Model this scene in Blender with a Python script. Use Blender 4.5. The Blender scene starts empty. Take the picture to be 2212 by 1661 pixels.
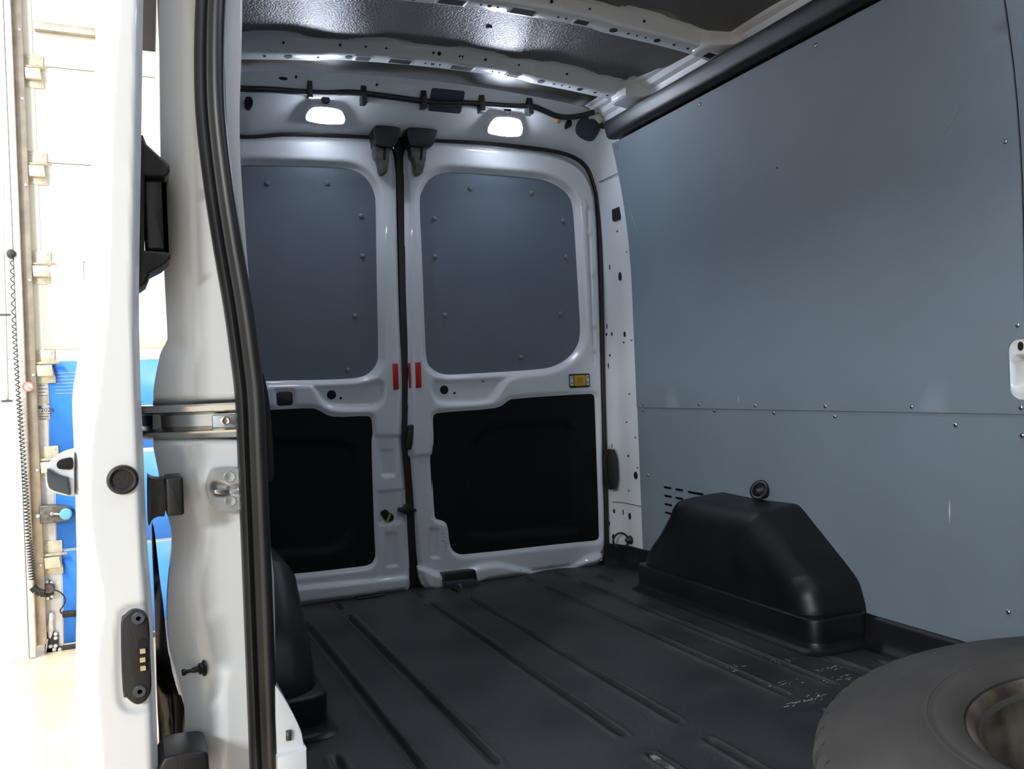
import bpy, bmesh, math, random
import numpy as np
from mathutils import Vector, Matrix
from mathutils.geometry import delaunay_2d_cdt
random.seed(4)
sc = bpy.context.scene
COL = sc.collection

# ---------------------------------------------------------------- camera
# metres: X across the van (to the right), Y towards the rear doors, Z up, van floor at Z = 0
YAW, ROLL, FOCAL = math.atan(822 / 1850), 0.04, 1850.0
fw = Vector((math.sin(YAW), math.cos(YAW), 0)); r0 = Vector((math.cos(YAW), -math.sin(YAW), 0)); u0 = Vector((0, 0, 1))
rt = r0 * math.cos(ROLL) - u0 * math.sin(ROLL); up = u0 * math.cos(ROLL) + r0 * math.sin(ROLL)
cam = bpy.data.cameras.new('camera'); cam.sensor_width = 36; cam.lens = FOCAL / 2212 * 36; cam.clip_start = 0.02
co = bpy.data.objects.new('camera', cam); COL.objects.link(co)
m = Matrix.Identity(4)
for i in range(3):
    m[i][0] = rt[i]; m[i][1] = up[i]; m[i][2] = -fw[i]
m[0][3], m[1][3], m[2][3] = 0, 0, 0.735
co.matrix_world = m
sc.camera = co

# ---------------------------------------------------------------- world, lights, exposure
w = bpy.data.worlds.new('world'); sc.world = w; w.use_nodes = True
bg = w.node_tree.nodes['Background']; bg.inputs[0].default_value = (0.955, 0.98, 1.0, 1); bg.inputs[1].default_value = 0.95
def area(name, loc, target, sx, sy, power, color):
    l = bpy.data.lights.new(name, 'AREA'); l.shape = 'RECTANGLE'; l.size = sx; l.size_y = sy; l.energy = power; l.color = color
    o = bpy.data.objects.new(name, l); COL.objects.link(o); o.location = loc
    o.rotation_euler = (Vector(target) - Vector(loc)).to_track_quat('-Z', 'Z').to_euler()
    return o
area('workshop_window_light', (-5.6, -4.4, 3.05), (1.2, 1.9, 0.9), 1.6, 0.36, 350, (0.97, 0.99, 1.0))
area('workshop_ceiling_light', (-2.6, 3.2, 3.9), (-2.6, 3.2, 0), 0.5, 4.0, 520, (1.0, 0.97, 0.92))
vs = sc.view_settings; vs.view_transform = 'Standard'; vs.look = 'None'; vs.exposure = 0.26; vs.gamma = 1.0; vs.use_curve_mapping = False
sc.cycles.max_bounces = 8

# ---------------------------------------------------------------- materials
def mat(name, col, rough=0.5, metal=0.0, coat=0.0, var=0.0, vscale=6.0, bump=0.0, bscale=200.0, spec=0.5, emit=None, col2=None, lo=0.35, hi=0.65, rvar=0.0, stretch=None, bdist=0.002):
    m = bpy.data.materials.new(name); m.use_nodes = True
    nt = m.node_tree; b = nt.nodes['Principled BSDF']
    b.inputs['Base Color'].default_value = (*col, 1); b.inputs['Roughness'].default_value = rough
    b.inputs['Metallic'].default_value = metal; b.inputs['Coat Weight'].default_value = coat; b.inputs['Coat Roughness'].default_value = 0.06
    b.inputs['Specular IOR Level'].default_value = spec
    tc = nt.nodes.new('ShaderNodeTexCoord'); mp = nt.nodes.new('ShaderNodeMapping')
    nt.links.new(tc.outputs['Object'], mp.inputs[0])
    if stretch: mp.inputs['Scale'].default_value = stretch
    if var or col2 or rvar:
        n = nt.nodes.new('ShaderNodeTexNoise'); n.inputs['Scale'].default_value = vscale; n.inputs['Detail'].default_value = 6
        nt.links.new(mp.outputs[0], n.inputs['Vector'])
        rp = nt.nodes.new('ShaderNodeValToRGB')
        rp.color_ramp.elements[0].position = lo; rp.color_ramp.elements[1].position = hi
        a = col; c = col2 if col2 else tuple(min(1, x * (1 + var)) for x in col)
        if not col2: a = tuple(x * (1 - var) for x in col)
        rp.color_ramp.elements[0].color = (*a, 1); rp.color_ramp.elements[1].color = (*c, 1)
        nt.links.new(n.outputs['Fac'], rp.inputs[0]); nt.links.new(rp.outputs[0], b.inputs['Base Color'])
        if rvar:
            mr = nt.nodes.new('ShaderNodeMapRange'); mr.inputs[3].default_value = rough - rvar; mr.inputs[4].default_value = rough + rvar
            nt.links.new(n.outputs['Fac'], mr.inputs[0]); nt.links.new(mr.outputs[0], b.inputs['Roughness'])
    if bump:
        n2 = nt.nodes.new('ShaderNodeTexNoise'); n2.inputs['Scale'].default_value = bscale; n2.inputs['Detail'].default_value = 3
        nt.links.new(tc.outputs['Object'], n2.inputs['Vector'])
        bp = nt.nodes.new('ShaderNodeBump'); bp.inputs['Strength'].default_value = bump; bp.inputs['Distance'].default_value = bdist
        nt.links.new(n2.outputs['Fac'], bp.inputs['Height']); nt.links.new(bp.outputs[0], b.inputs['Normal'])
    if emit:
        b.inputs['Emission Color'].default_value = (*emit[0], 1); b.inputs['Emission Strength'].default_value = emit[1]
    return m
M = {
 'white': mat('white_paint', (0.76, 0.785, 0.80), 0.28, coat=0.6, var=0.02, vscale=3),
 'grey': mat('grey_panel', (0.185, 0.228, 0.268), 0.56, var=0.05, vscale=2.5, bump=0.10, bscale=420, spec=0.3),
 'cover': mat('grey_window_cover', (0.150, 0.185, 0.225), 0.42, var=0.04, vscale=4, bump=0.12, bscale=400),
 'black': mat('black_plastic', (0.012, 0.012, 0.013), 0.42, var=0.2, vscale=9, bump=0.15, bscale=300),
 'trim': mat('black_door_lining', (0.006, 0.0065, 0.007), 0.62, bump=0.3, bscale=260, spec=0.2),
 'liner': mat('black_rubber_floor', (0.019, 0.019, 0.022), 0.43, col2=(0.040, 0.039, 0.041), vscale=5, bump=0.5, bscale=330, rvar=0.1),
 'arch': mat('black_arch_plastic', (0.0075, 0.0075, 0.009), 0.42, var=0.3, vscale=5, bump=0.12, bscale=260, rvar=0.06, spec=0.32),
 'head': mat('black_headliner_board', (0.11, 0.105, 0.105), 0.38, var=0.1, bump=0.8, bscale=170, bdist=0.004),
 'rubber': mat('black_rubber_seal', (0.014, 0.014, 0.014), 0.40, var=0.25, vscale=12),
 'dark': mat('dark_void', (0.004, 0.004, 0.004), 0.8),
 'steel': mat('bright_steel', (0.62, 0.61, 0.58), 0.28, metal=1.0, var=0.08, vscale=20),
 'zinc': mat('zinc_plate', (0.60, 0.62, 0.64), 0.42, metal=0.85, var=0.12, vscale=30),
 'screw': mat('screw_steel', (0.55, 0.56, 0.58), 0.25, metal=1.0),
 'rivet': mat('grey_push_rivet', (0.20, 0.205, 0.215), 0.5),
 'latch': mat('grey_latch_metal', (0.12, 0.115, 0.105), 0.45, metal=0.5, var=0.3, vscale=40),
 'red': mat('red_reflector', (0.62, 0.004, 0.006), 0.3, coat=0.4),
 'yellow': mat('yellow_plastic', (0.55, 0.36, 0.01), 0.4),
 'tape': mat('white_cloth_tape', (0.50, 0.49, 0.45), 0.8, var=0.15, vscale=60, bump=0.4),
 'ytape': mat('yellow_tape', (0.45, 0.30, 0.06), 0.6),
 'label': mat('white_label', (0.62, 0.62, 0.60), 0.5),
 'ink': mat('dark_ink', (0.06, 0.06, 0.06), 0.6),
 'tyre': mat('tyre_rubber', (0.026, 0.0245, 0.0235), 0.72, col2=(0.046, 0.043, 0.040), vscale=7, bump=0.15, bscale=200, lo=0.3, hi=0.7),
 'rim': mat('rusty_steel_rim', (0.045, 0.034, 0.026), 0.42, metal=0.4, col2=(0.17, 0.145, 0.12), vscale=14),
 'rimw': mat('dull_silver_rim_disc', (0.40, 0.39, 0.38), 0.45, metal=0.2, var=0.12, vscale=12),
 'gwall': mat('workshop_white_wall', (0.84, 0.83, 0.79), 0.6, var=0.02),
 'gsec': mat('workshop_door_cream', (0.80, 0.79, 0.73), 0.5, var=0.02),
 'gstile': mat('galvanised_stile', (0.60, 0.61, 0.61), 0.5, metal=0.2, var=0.06, vscale=30),
 'gtrack': mat('galvanised_track', (0.42, 0.37, 0.31), 0.45, metal=0.6, var=0.15, vscale=14),
 'gfloor': mat('workshop_epoxy_floor', (0.60, 0.47, 0.31), 0.25, col2=(0.68, 0.55, 0.38), vscale=2.5),
 'blue': mat('blue_door_sheet', (0.045, 0.225, 0.78), 0.40, var=0.08, vscale=8),
 'bluek': mat('light_blue_knob', (0.12, 0.38, 0.72), 0.4),
 'pane': mat('bright_window_pane', (0.9, 0.9, 0.9), 0.1, emit=((1.0, 1.0, 1.0), 1.6)),
 'pinkframe': mat('beige_window_frame', (0.62, 0.52, 0.47), 0.5),
 'brass': mat('pale_zinc_hinge', (0.62, 0.58, 0.46), 0.4, metal=0.4, var=0.1, vscale=30),
 'lens': mat('lit_lamp_lens', (1, 1, 1), 0.3, emit=((0.76, 0.84, 1.0), 115.0)),
 'gold': mat('gold_contact_pin', (0.75, 0.68, 0.45), 0.3, metal=1.0),
 'scuff': mat('pale_scuff_mark', (0.55, 0.55, 0.53), 0.7, var=0.2, vscale=80),
 'fadedred': mat('faded_red_print', (0.80, 0.22, 0.18), 0.5),
 'darkgrey': mat('dark_grey_insert', (0.045, 0.055, 0.07), 0.35, coat=0.3),
}

# ---------------------------------------------------------------- mesh helpers
def me_obj(name, me, material, parent=None, smooth=True):
    if smooth:
        me.polygons.foreach_set('use_smooth', [True] * len(me.polygons))
    me.materials.append(M[material] if isinstance(material, str) else material)
    o = bpy.data.objects.new(name, me); COL.objects.link(o)
    if parent: o.parent = parent
    return o
def from_data(name, V, Fc, material, parent=None, smooth=True):
    me = bpy.data.meshes.new(name); me.from_pydata([tuple(map(float, v)) for v in V], [], [tuple(map(int, f)) for f in Fc]); me.update()
    return me_obj(name, me, material, parent, smooth)
def from_bm(name, bm, material, parent=None, smooth=True, angle=None):
    bmesh.ops.recalc_face_normals(bm, faces=bm.faces[:])
    if angle:
        for e in bm.edges:
            if len(e.link_faces) == 2 and e.calc_face_angle(0) > angle: e.smooth = False
    me = bpy.data.meshes.new(name); bm.to_mesh(me); bm.free()
    return me_obj(name, me, material, parent, smooth)
def empty(name, loc=(0, 0, 0)):
    o = bpy.data.objects.new(name, None); o.empty_display_size = 0.05; COL.objects.link(o); o.location = loc; return o
def child_of(o, parent, turned=False):   # keep world coordinates when the parent Empty sits at its base
    o.parent = parent
    mw = Matrix.Translation(Vector(parent.location)) @ (parent.rotation_euler.to_matrix().to_4x4() if turned else Matrix.Identity(4))
    o.matrix_parent_inverse = mw.inverted(); return o
def tag(o, label=None, cat=None, group=None, kind=None):
    if label: o['label'] = label
    if cat: o['category'] = cat
    if group: o['group'] = group
    if kind: o['kind'] = kind
    return o
def put(axis, v, a, b):
    return {'X': (v, a, b), 'Y': (a, v, b), 'Z': (a, b, v)}[axis]
def slab(name, poly, axis, v0, v1, material, parent=None, bevel=0.0, seg=2, smooth=True):
    """a traced outline with real thickness from v0 to v1 along the axis"""
    bm = bmesh.new()
    vs_ = [bm.verts.new(put(axis, v0, a, b)) for a, b in poly]
    f = bm.faces.new(vs_)
    r = bmesh.ops.extrude_face_region(bm, geom=[f])
    d = Vector(put(axis, v1 - v0, 0, 0))
    for v in r['geom']:
        if isinstance(v, bmesh.types.BMVert): v.co += d
    if bevel:
        es = [e for e in bm.edges if len(e.link_faces) == 2 and e.calc_face_angle(0) > 0.5]
        bmesh.ops.bevel(bm, geom=es, offset=bevel, segments=seg, affect='EDGES', profile=0.5, clamp_overlap=True)
    return from_bm(name, bm, material, parent, smooth, 0.6)
def box(name, lo, hi, material, parent=None, bevel=0.0, seg=2):
    return slab(name, [(lo[0], lo[1]), (hi[0], lo[1]), (hi[0], hi[1]), (lo[0], hi[1])], 'Z', lo[2], hi[2], material, parent, bevel, seg)
def spline(pts, n=8, closed=False):
    """Catmull-Rom through the points"""
    P_ = [np.array(p, float) for p in pts]; N = len(P_); out = []
    rng = range(N) if closed else range(N - 1)
    for i in rng:
        if closed: a, b, c, d = P_[i - 1], P_[i], P_[(i + 1) % N], P_[(i + 2) % N]
        else: a, b, c, d = P_[max(i - 1, 0)], P_[i], P_[i + 1], P_[min(i + 2, N - 1)]
        for k in range(n):
            t = k / n
            out.append(0.5 * ((2 * b) + (c - a) * t + (2 * a - 5 * b + 4 * c - d) * t * t + (3 * b - a - 3 * c + d) * t ** 3))
    if not closed: out.append(P_[-1])
    return out
def chaikin(pts, it=2, closed=True):
    P_ = [np.array(p, float) for p in pts]
    for _ in range(it):
        Q = []
        n = len(P_)
        rng = range(n) if closed else range(n - 1)
        if not closed: Q.append(P_[0])
        for i in rng:
            a, b = P_[i], P_[(i + 1) % n]
            Q += [a * .75 + b * .25, a * .25 + b * .75]
        if not closed: Q.append(P_[-1])
        P_ = Q
    return [tuple(p) for p in P_]
def tube(name, path, rad, material, parent=None, seg=10, closed=False, cap=True):
    P_ = [Vector(p) for p in path]; n = len(P_); V = []; Fc = []
    T = [(P_[(i + 1) % n] - P_[i - 1] if closed else P_[min(i + 1, n - 1)] - P_[max(i - 1, 0)]).normalized() for i in range(n)]
    ref = Vector((0, 0, 1)) if abs(T[0].z) < .9 else Vector((1, 0, 0))
    N_ = (ref - T[0] * ref.dot(T[0])).normalized()
    for i in range(n):
        N_ = (N_ - T[i] * N_.dot(T[i])).normalized(); B = T[i].cross(N_)
        r = rad[i] if hasattr(rad, '__len__') else rad
        for k in range(seg):
            a = 2 * math.pi * k / seg
            V.append(P_[i] + (N_ * math.cos(a) + B * math.sin(a)) * r)
    for i in range(n if closed else n - 1):
        for k in range(seg):
            j = (i + 1) % n
            Fc.append((i * seg + k, i * seg + (k + 1) % seg, j * seg + (k + 1) % seg, j * seg + k))
    if cap and not closed:
        Fc.append(tuple(range(seg))[::-1]); Fc.append(tuple((n - 1) * seg + k for k in range(seg)))
    return from_data(name, V, Fc, material, parent)
def lathe(name, prof, center, axis, material, parent=None, seg=48, close=False):
    """profile of (radius, along axis)"""
    ax = Vector(axis).normalized(); ref = Vector((1, 0, 0)) if abs(ax.x) < .9 else Vector((0, 0, 1))
    e1 = (ref - ax * ref.dot(ax)).normalized(); e2 = ax.cross(e1); c = Vector(center)
    V = []; Fc = []; n = len(prof)
    for k in range(seg):
        a = 2 * math.pi * k / seg; d = e1 * math.cos(a) + e2 * math.sin(a)
        for r, h in prof: V.append(c + d * max(r, 1e-5) + ax * h)
    for k in range(seg):
        q = (k + 1) % seg
        for i in range(n if close else n - 1):
            j = (i + 1) % n
            Fc.append((k * n + i, q * n + i, q * n + j, k * n + j))
    bm = bmesh.new(); vv = [bm.verts.new(v) for v in V]
    for f in Fc: bm.faces.new([vv[i] for i in f])
    bmesh.ops.remove_doubles(bm, verts=bm.verts[:], dist=3e-5)
    return from_bm(name, bm, material, parent, True, 0.7)
def sweep(name, prof, path, frame, material, parent=None, closed_prof=False, angle=0.7, cap=False):
    """prof: list of (a,b); frame(i) -> (origin, A, B)"""
    n = len(prof); V = []; Fc = []
    for i in range(len(path)):
        o, A, B = frame(i)
        for a, b in prof: V.append(Vector(o) + Vector(A) * a + Vector(B) * b)
    for i in range(len(path) - 1):
        for k in range(n if closed_prof else n - 1):
            j = (k + 1) % n
            Fc.append((i * n + k, i * n + j, (i + 1) * n + j, (i + 1) * n + k))
    if cap:
        Fc.append(tuple(range(n))); Fc.append(tuple((len(path) - 1) * n + k for k in range(n)))
    bm = bmesh.new(); vv = [bm.verts.new(v) for v in V]
    for f in Fc: bm.faces.new([vv[i] for i in f])
    return from_bm(name, bm, material, parent, True, angle)
def resample(poly, step, closed=True):
    P_ = [np.array(p, float) for p in poly]; out = []
    n = len(P_)
    for i in range(n if closed else n - 1):
        a, b = P_[i], P_[(i + 1) % n]; k = max(1, int(round(np.linalg.norm(b - a) / step)))
        out += [a + (b - a) * t / k for t in range(k)]
    if not closed: out.append(P_[-1])
    return np.array(out)
def inside(Q, poly):
    p = np.asarray(poly, float); x, y = Q[:, 0], Q[:, 1]; r = np.zeros(len(Q), bool); j = len(p) - 1
    for i in range(len(p)):
        c = ((p[i, 1] > y) != (p[j, 1] > y))
        with np.errstate(divide='ignore', invalid='ignore'):
            xi = (p[j, 0] - p[i, 0]) * (y - p[i, 1]) / (p[j, 1] - p[i, 1] + 1e-12) + p[i, 0]
        r ^= c & (x < xi); j = i
    return r
def pdist(Q, poly, closed=True):
    p = np.asarray(poly, float); d = np.full(len(Q), 1e9); n = len(p)
    for i in range(n if closed else n - 1):
        a, b = p[i], p[(i + 1) % n]; ab = b - a; L = ab @ ab + 1e-12
        t = np.clip(((Q - a) @ ab) / L, 0, 1)
        d = np.minimum(d, np.hypot(Q[:, 0] - a[0] - t * ab[0], Q[:, 1] - a[1] - t * ab[1]))
    return d
def sdf(Q, poly):                      # negative inside
    return np.where(inside(Q, poly), -1, 1) * pdist(Q, poly)
def step(x, a, b):
    t = np.clip((x - a) / (b - a), 0, 1); return t * t * (3 - 2 * t)
def press(Q, poly, w):                 # 1 inside a pressed area, 0 outside, flank w wide
    return 1 - step(sdf(Q, poly), -w, 0)
def relief(name, outline, holes, depth, st, axis, v, material, parent=None, back=0.02, sign=1, warp=None, grid=None):
    """a pressed sheet: outline and holes in the plane, depth(Q) along +axis*sign away from the viewer, rims turned back"""
    outline = [tuple(p) for p in outline]
    loops = [resample(outline, st)] + [resample(h, min(st, 0.006)) for h in holes]
    o = np.array(outline); lo, hi = o.min(0), o.max(0); g = grid or st
    gx, gy = np.meshgrid(np.arange(lo[0] + g * .4, hi[0], g), np.arange(lo[1] + g * .4, hi[1], g))
    G = np.stack([gx.ravel(), gy.ravel()], 1)
    keep = inside(G, loops[0]) & (pdist(G, loops[0]) > g * .45)
    for h in loops[1:]: keep &= ~inside(G, h) & (pdist(G, h) > g * .35)
    pts = []; edges = []
    for L in loops:
        b = len(pts); pts += [Vector(p) for p in L]; edges += [(b + i, b + (i + 1) % len(L)) for i in range(len(L))]
    pts += [Vector(p) for p in G[keep]]
    vo, eo, fo, _, _, _ = delaunay_2d_cdt(pts, edges, [], 0, 1e-7, False)
    Q = np.array([(p[0], p[1]) for p in vo]); T = np.array([f for f in fo if len(f) == 3])
    c = Q[T].mean(1); ok = inside(c, loops[0])
    for h in loops[1:]: ok &= ~inside(c, h)
    T = T[ok]
    D = v + sign * depth(Q)
    V = [put(axis, d, q[0], q[1]) for d, q in zip(D, Q)]
    cnt = {}
    for t in T:
        for a, b in ((t[0], t[1]), (t[1], t[2]), (t[2], t[0])):
            cnt.setdefault((min(a, b), max(a, b)), []).append((a, b))
    Fc = [tuple(t) for t in T]
    rim = [e[0] for e in cnt.values() if len(e) == 1]
    if back:
        mp1, mp2 = {}, {}
        for a, b in rim:
            for k in (a, b):
                if k not in mp1:
                    mp1[k] = len(V); V.append(V[k])
                    mp2[k] = len(V); V.append(put(axis, D[k] + sign * back, Q[k][0], Q[k][1]))
        Fc += [(mp1[b], mp1[a], mp2[a], mp2[b]) for a, b in rim]
    if warp: V = [warp(p) for p in V]
    # face the viewer
    a, b, c_ = (Vector(V[i]) for i in Fc[len(T) // 2]); nrm = (b - a).cross(c_ - a)
    want = Vector(put(axis, -sign, 0, 0))
    if nrm.dot(want) < 0: Fc = [f[::-1] for f in Fc]
    used = sorted({i for f in Fc for i in f}); ix = {k: i for i, k in enumerate(used)}
    return from_data(name, [V[k] for k in used], [tuple(ix[i] for i in f) for f in Fc], material, parent)
def circle(c, r, n=20, ry=None):
    ry = ry or r
    return [(c[0] + r * math.cos(2 * math.pi * k / n), c[1] + ry * math.sin(2 * math.pi * k / n)) for k in range(n)]
def rrect(x0, x1, y0, y1, r, n=4):
    out = []
    for cx, cy, a0 in ((x1 - r, y1 - r, 0), (x0 + r, y1 - r, 90), (x0 + r, y0 + r, 180), (x1 - r, y0 + r, 270)):
        for k in range(n + 1):
            a = math.radians(a0 + 90 * k / n); out.append((cx + r * math.cos(a), cy + r * math.sin(a)))
    return out
def instance(src, name, loc, parent, rot=None):
    o = bpy.data.objects.new(name, src.data); COL.objects.link(o); o.location = loc; o.parent = parent
    if rot: o.rotation_euler = rot
    return o
def hole(parent, axis, v, c, r, ry=None, sign=-1, name='hole', dep=0.004):
    """a punched hole seen as a dark shallow cup with a rounded lip"""
    poly = circle(c, r, 14, ry)
    return slab(name, poly, axis, v, v + sign * 0.0022, 'dark', parent)

CX = 0.93                      # van centre line
def wallx(z):                  # inner face of the right wall, leaning in towards the roof
    t = max(0.0, z - 1.08); return 1.80 - 0.20 * t * t - 0.012 * t
def zbow(x, y=2.6):            # underside of the roof bows
    return 1.777 - 0.09 * (x - CX) ** 2 + 0.012 * (x - CX) - 0.03 * max(0, 2.6 - y)

# ================================================================ FLOOR
GROOVES = [(x, 1.535, 2.80) for x in (0.482, 0.620, 0.905, 1.043, 1.342, 1.480)]
GROOVES += [(x, 0.25, 1.445) for x in (0.345, 0.482, 0.620, 0.905, 1.043, 1.342, 1.480)]
GROOVES += [(x, 2.885, 2.985) for x in (0.482, 0.620, 0.905, 1.043, 1.342, 1.480)]
GROOVES += [(1.615, 0.25, 1.70), (1.70, 0.25, 1.62), (1.585, 2.72, 2.86), (0.345, 1.58, 1.74)]
def make_floor():
    xs = [0.06]
    near = lambda x: min(abs(x - g[0]) for g in GROOVES)
    while xs[-1] < 1.80: xs.append(xs[-1] + (0.003 if near(xs[-1]) < 0.034 else 0.02))
    ys = []
    y = -1.25
    while y < 3.075:
        ys.append(y); y += 0.05 if y < 0.6 else 0.012
    X, Y = np.meshgrid(np.array(xs), np.array(ys)); Z = np.zeros_like(X)
    for gx, y0, y1 in GROOVES:
        d = np.hypot(X - gx, Y - np.clip(Y, y0 + .015, y1 - .015))
        Z -= 0.0115 * (1 - step(d, 0.003, 0.0115)); Z += 0.0028 * np.exp(-((d - 0.0165) / 0.0055) ** 2)
    Z += 0.0012 * np.sin(X * 7.3 + 1) * np.sin(Y * 3.1)
    nx = len(xs); V = np.stack([X.ravel(), Y.ravel(), Z.ravel()], 1)
    Fc = [(j * nx + i, j * nx + i + 1, (j + 1) * nx + i + 1, (j + 1) * nx + i) for j in range(len(ys) - 1) for i in range(nx - 1)]
    f = from_data('floor', V, Fc, 'liner'); tag(f, 'black ribbed rubber cargo floor liner of the van', kind='structure')
    f['label'] = 'black grooved rubber cargo floor of the van'
    # pale worn scratches near the spare wheel
    r_ = random.Random(3)
    def scuff(x, y, n, sx, sy, ang):
        bm = bmesh.new()
        for _ in range(n):
            cx, cy = x + r_.gauss(0, sx), y + r_.gauss(0, sy); L = r_.uniform(.002, .010); W = r_.uniform(.0006, .0018); a = ang + r_.gauss(0, .35)
            d = Vector((math.cos(a), math.sin(a), 0)); p = Vector((-d.y, d.x, 0)); c = Vector((cx, cy, 0.0014))
            bm.faces.new([bm.verts.new(c - d * L), bm.verts.new(c + p * W), bm.verts.new(c + d * L), bm.verts.new(c - p * W)])
        o = from_bm('scuff_marks', bm, 'scuff', f); o['kind'] = 'stuff'
    for (x, y) in [(1.363,1.751),(1.382,1.605),(1.496,1.734),(1.556,1.628),(1.531,1.566),(1.384,1.501),(1.325,1.496)]: scuff(x, y, 16, .022, .009, .2)
    worn = spline([(p[0], p[1]) for p in [(0.911,1.473),(0.919,1.469),(0.9158,1.391),(0.9088,1.329),(0.8939,1.322),(0.8927,1.388)]], 4, True)
    slab('worn_patch', [(a, b) for a, b in worn], 'Z', -0.0095, -0.0035, mat('worn_pale_rubber', (0.05, 0.048, 0.044), 0.7, col2=(0.30, 0.28, 0.25), vscale=60, lo=.45, hi=.6), f, 0.001)
    return f
floor = make_floor()
# moulded upturned edge of the floor liner along the right wall
bb_path = [(1.8, y) for y in (0.1, 0.6, 1.0, 1.4, 1.8, 2.2, 2.55, 2.70)] + [(1.798, 2.77), (1.79, 2.81), (1.785, 2.85), (1.785, 2.90), (1.778, 2.95), (1.76, 2.985), (1.745, 3.01), (1.74, 3.03)]
def bb_frame(i):
    a = Vector((*bb_path[max(i - 1, 0)], 0)); b = Vector((*bb_path[min(i + 1, len(bb_path) - 1)], 0)); t = (b - a).normalized()
    return (*bb_path[i], 0.0), Vector((-t.y, t.x, 0)), Vector((0, 0, 1))
bb = sweep('baseboard_right', [(0.060, -0.002), (0.045, 0.002), (0.032, 0.012), (0.022, 0.035), (0.016, 0.066), (0.012, 0.074), (0.004, 0.078), (-0.004, 0.076)], bb_path, bb_frame, 'arch', None)
tag(bb, 'black moulded floor liner edge along the right wall', kind='structure')

# ================================================================ RIGHT WALL
wr = empty('wall_right'); tag(wr, 'grey panelled right side wall of the van', kind='structure')
def wwarp(off):
    return lambda p: (p[0] - 1.80 + wallx(p[2]) - off, p[1], p[2])
flat0 = lambda Q: np.zeros(len(Q))
vents = []
for rows in ([(2.698,0.33),(2.644,0.3299)], [(2.624,0.3301),(2.572,0.3284)], [(2.547,0.3275),(2.45,0.3258)]):
    (ya, za), (yb, zb) = rows
    for k in range(4):
        z = (za + zb) / 2 - k * 0.0315; y0, y1 = sorted((ya, yb))
        vents.append(rrect(y0, y1, z - 0.0045, z + 0.0045, 0.0042, 3))
ROUND = rrect(1.03, 1.292, 0.705, 0.905, 0.045, 6)
ROUND = rrect(*(lambda a, b: (a[0] - 0.12, a[0], b[1], a[1]))(*[(1.3,0.7915),(1.306,0.6566)]), 0.03, 6)
PK = (ROUND[0], min(p[0] for p in ROUND), max(p[0] for p in ROUND), min(p[1] for p in ROUND), max(p[1] for p in ROUND))
_, py0, py1, pz0, pz1 = PK
def notch(yb, ye, sg):               # rounded half of the pocket cut-out, from the seam at yb to ye
    r = 0.026; out = [(yb, pz1)]
    for k in range(7):
        a = math.pi / 2 * k / 6; out.append((ye - sg * r + sg * r * math.sin(a), pz1 - r + r * math.cos(a)))
    for k in range(7):
        a = math.pi / 2 * k / 6; out.append((ye - sg * r + sg * r * math.cos(a), pz0 + r - r * math.sin(a)))
    return out + [(yb, pz0)]
up_out = [(1.2635, 0.6245), (2.852, 0.6265), (2.852, 1.10), (2.847, 1.30), (2.842, 1.645), (1.246, 1.645), (1.246, 1.52), (1.2475, 1.37), (1.2535, 1.08)] + notch(1.2600, py1, 1)
relief('wall_panel', up_out, [], flat0, 0.06, 'X', 1.80, 'grey', wr, 0.004, 1, wwarp(0.006))['label'] = 'large upper grey wall panel'
fr_out = [(-1.2, 0.624), (1.2600, 0.6245)] + notch(1.2565, py0, -1)[::-1] + [(1.250, 1.08), (1.244, 1.37), (1.2425, 1.52), (1.2425, 1.645), (-1.2, 1.645)]
relief('wall_panel', fr_out, [], flat0, 0.06, 'X', 1.80, 'grey', wr, 0.004, 1, wwarp(0.0045))['label'] = 'forward upper grey wall panel with white pocket cut-out'
lo_out = [(-1.2, 0.03), (2.855, 0.03), (2.855, 0.655), (-1.2, 0.655)]
relief('wall_panel', lo_out, vents, flat0, 0.06, 'X', 1.80, 'grey', wr, 0.004, 1, wwarp(0.0015))['label'] = 'lower grey wall panel with vent slots'
relief('body_side', [(-1.2, 0.0), (2.86, 0.0), (2.86, 1.70), (-1.2, 1.70)], [], flat0, 0.1, 'X', 1.80, 'dark', wr, 0.01, 1, wwarp(-0.045))
# screws
sm = bmesh.new(); bmesh.ops.create_uvsphere(sm, u_segments=10, v_segments=6, radius=0.0058)
for v in sm.verts: v.co.x *= 0.55
scr = None
for (y, z) in [(2.802,0.639),(2.45,0.6407),(2.157,0.6377),(1.859,0.6383),(1.565,0.6391),(1.274,0.6391),(2.81,0.6158),(2.366,0.6192),(2.073,0.6169),(1.824,0.61),(1.441,0.5968),(1.274,0.5776),(2.789,0.3676),(1.324,0.1757),(1.274,0.8216),(1.281,1.229),(2.868,1.237)] + [(2.289,1.625),(1.771,1.621),(2.807,1.625)]:
    x = wallx(z) - 0.0065
    if scr is None:
        scr = from_bm('screw', sm, 'screw', wr); scr.location = (x, y, z)
    else: instance(scr, 'screw', (x, y, z), wr)
# white pocket bracket behind the cut-out
(yy0, zz1), (yy1, zz0) = [(1.302,0.7937),(1.308,0.6534)]
pk = rrect(yy0 - 0.125, yy0 + 0.004, zz0, zz1, 0.032, 6)
inner = rrect(yy0 - 0.105, yy0 - 0.006, zz0 + 0.024, zz1 - 0.040, 0.016, 5)
relief('pocket_plate', pk, [], lambda Q: 0.070 * press(Q, inner, 0.007) - 0.012 * np.exp(-((Q[:, 0] - yy0 + 0.055) ** 2 + (Q[:, 1] - zz0 - 0.06) ** 2) / 0.0006), 0.005, 'X', 1.7985, 'white', wr, 0.02)['label'] = 'white metal pocket plate'
slab('hole', circle((yy0 - 0.030, zz1 - 0.019), 0.0065, 14, 0.010), 'X', 1.7985, 1.7965, 'dark', wr)
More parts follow.
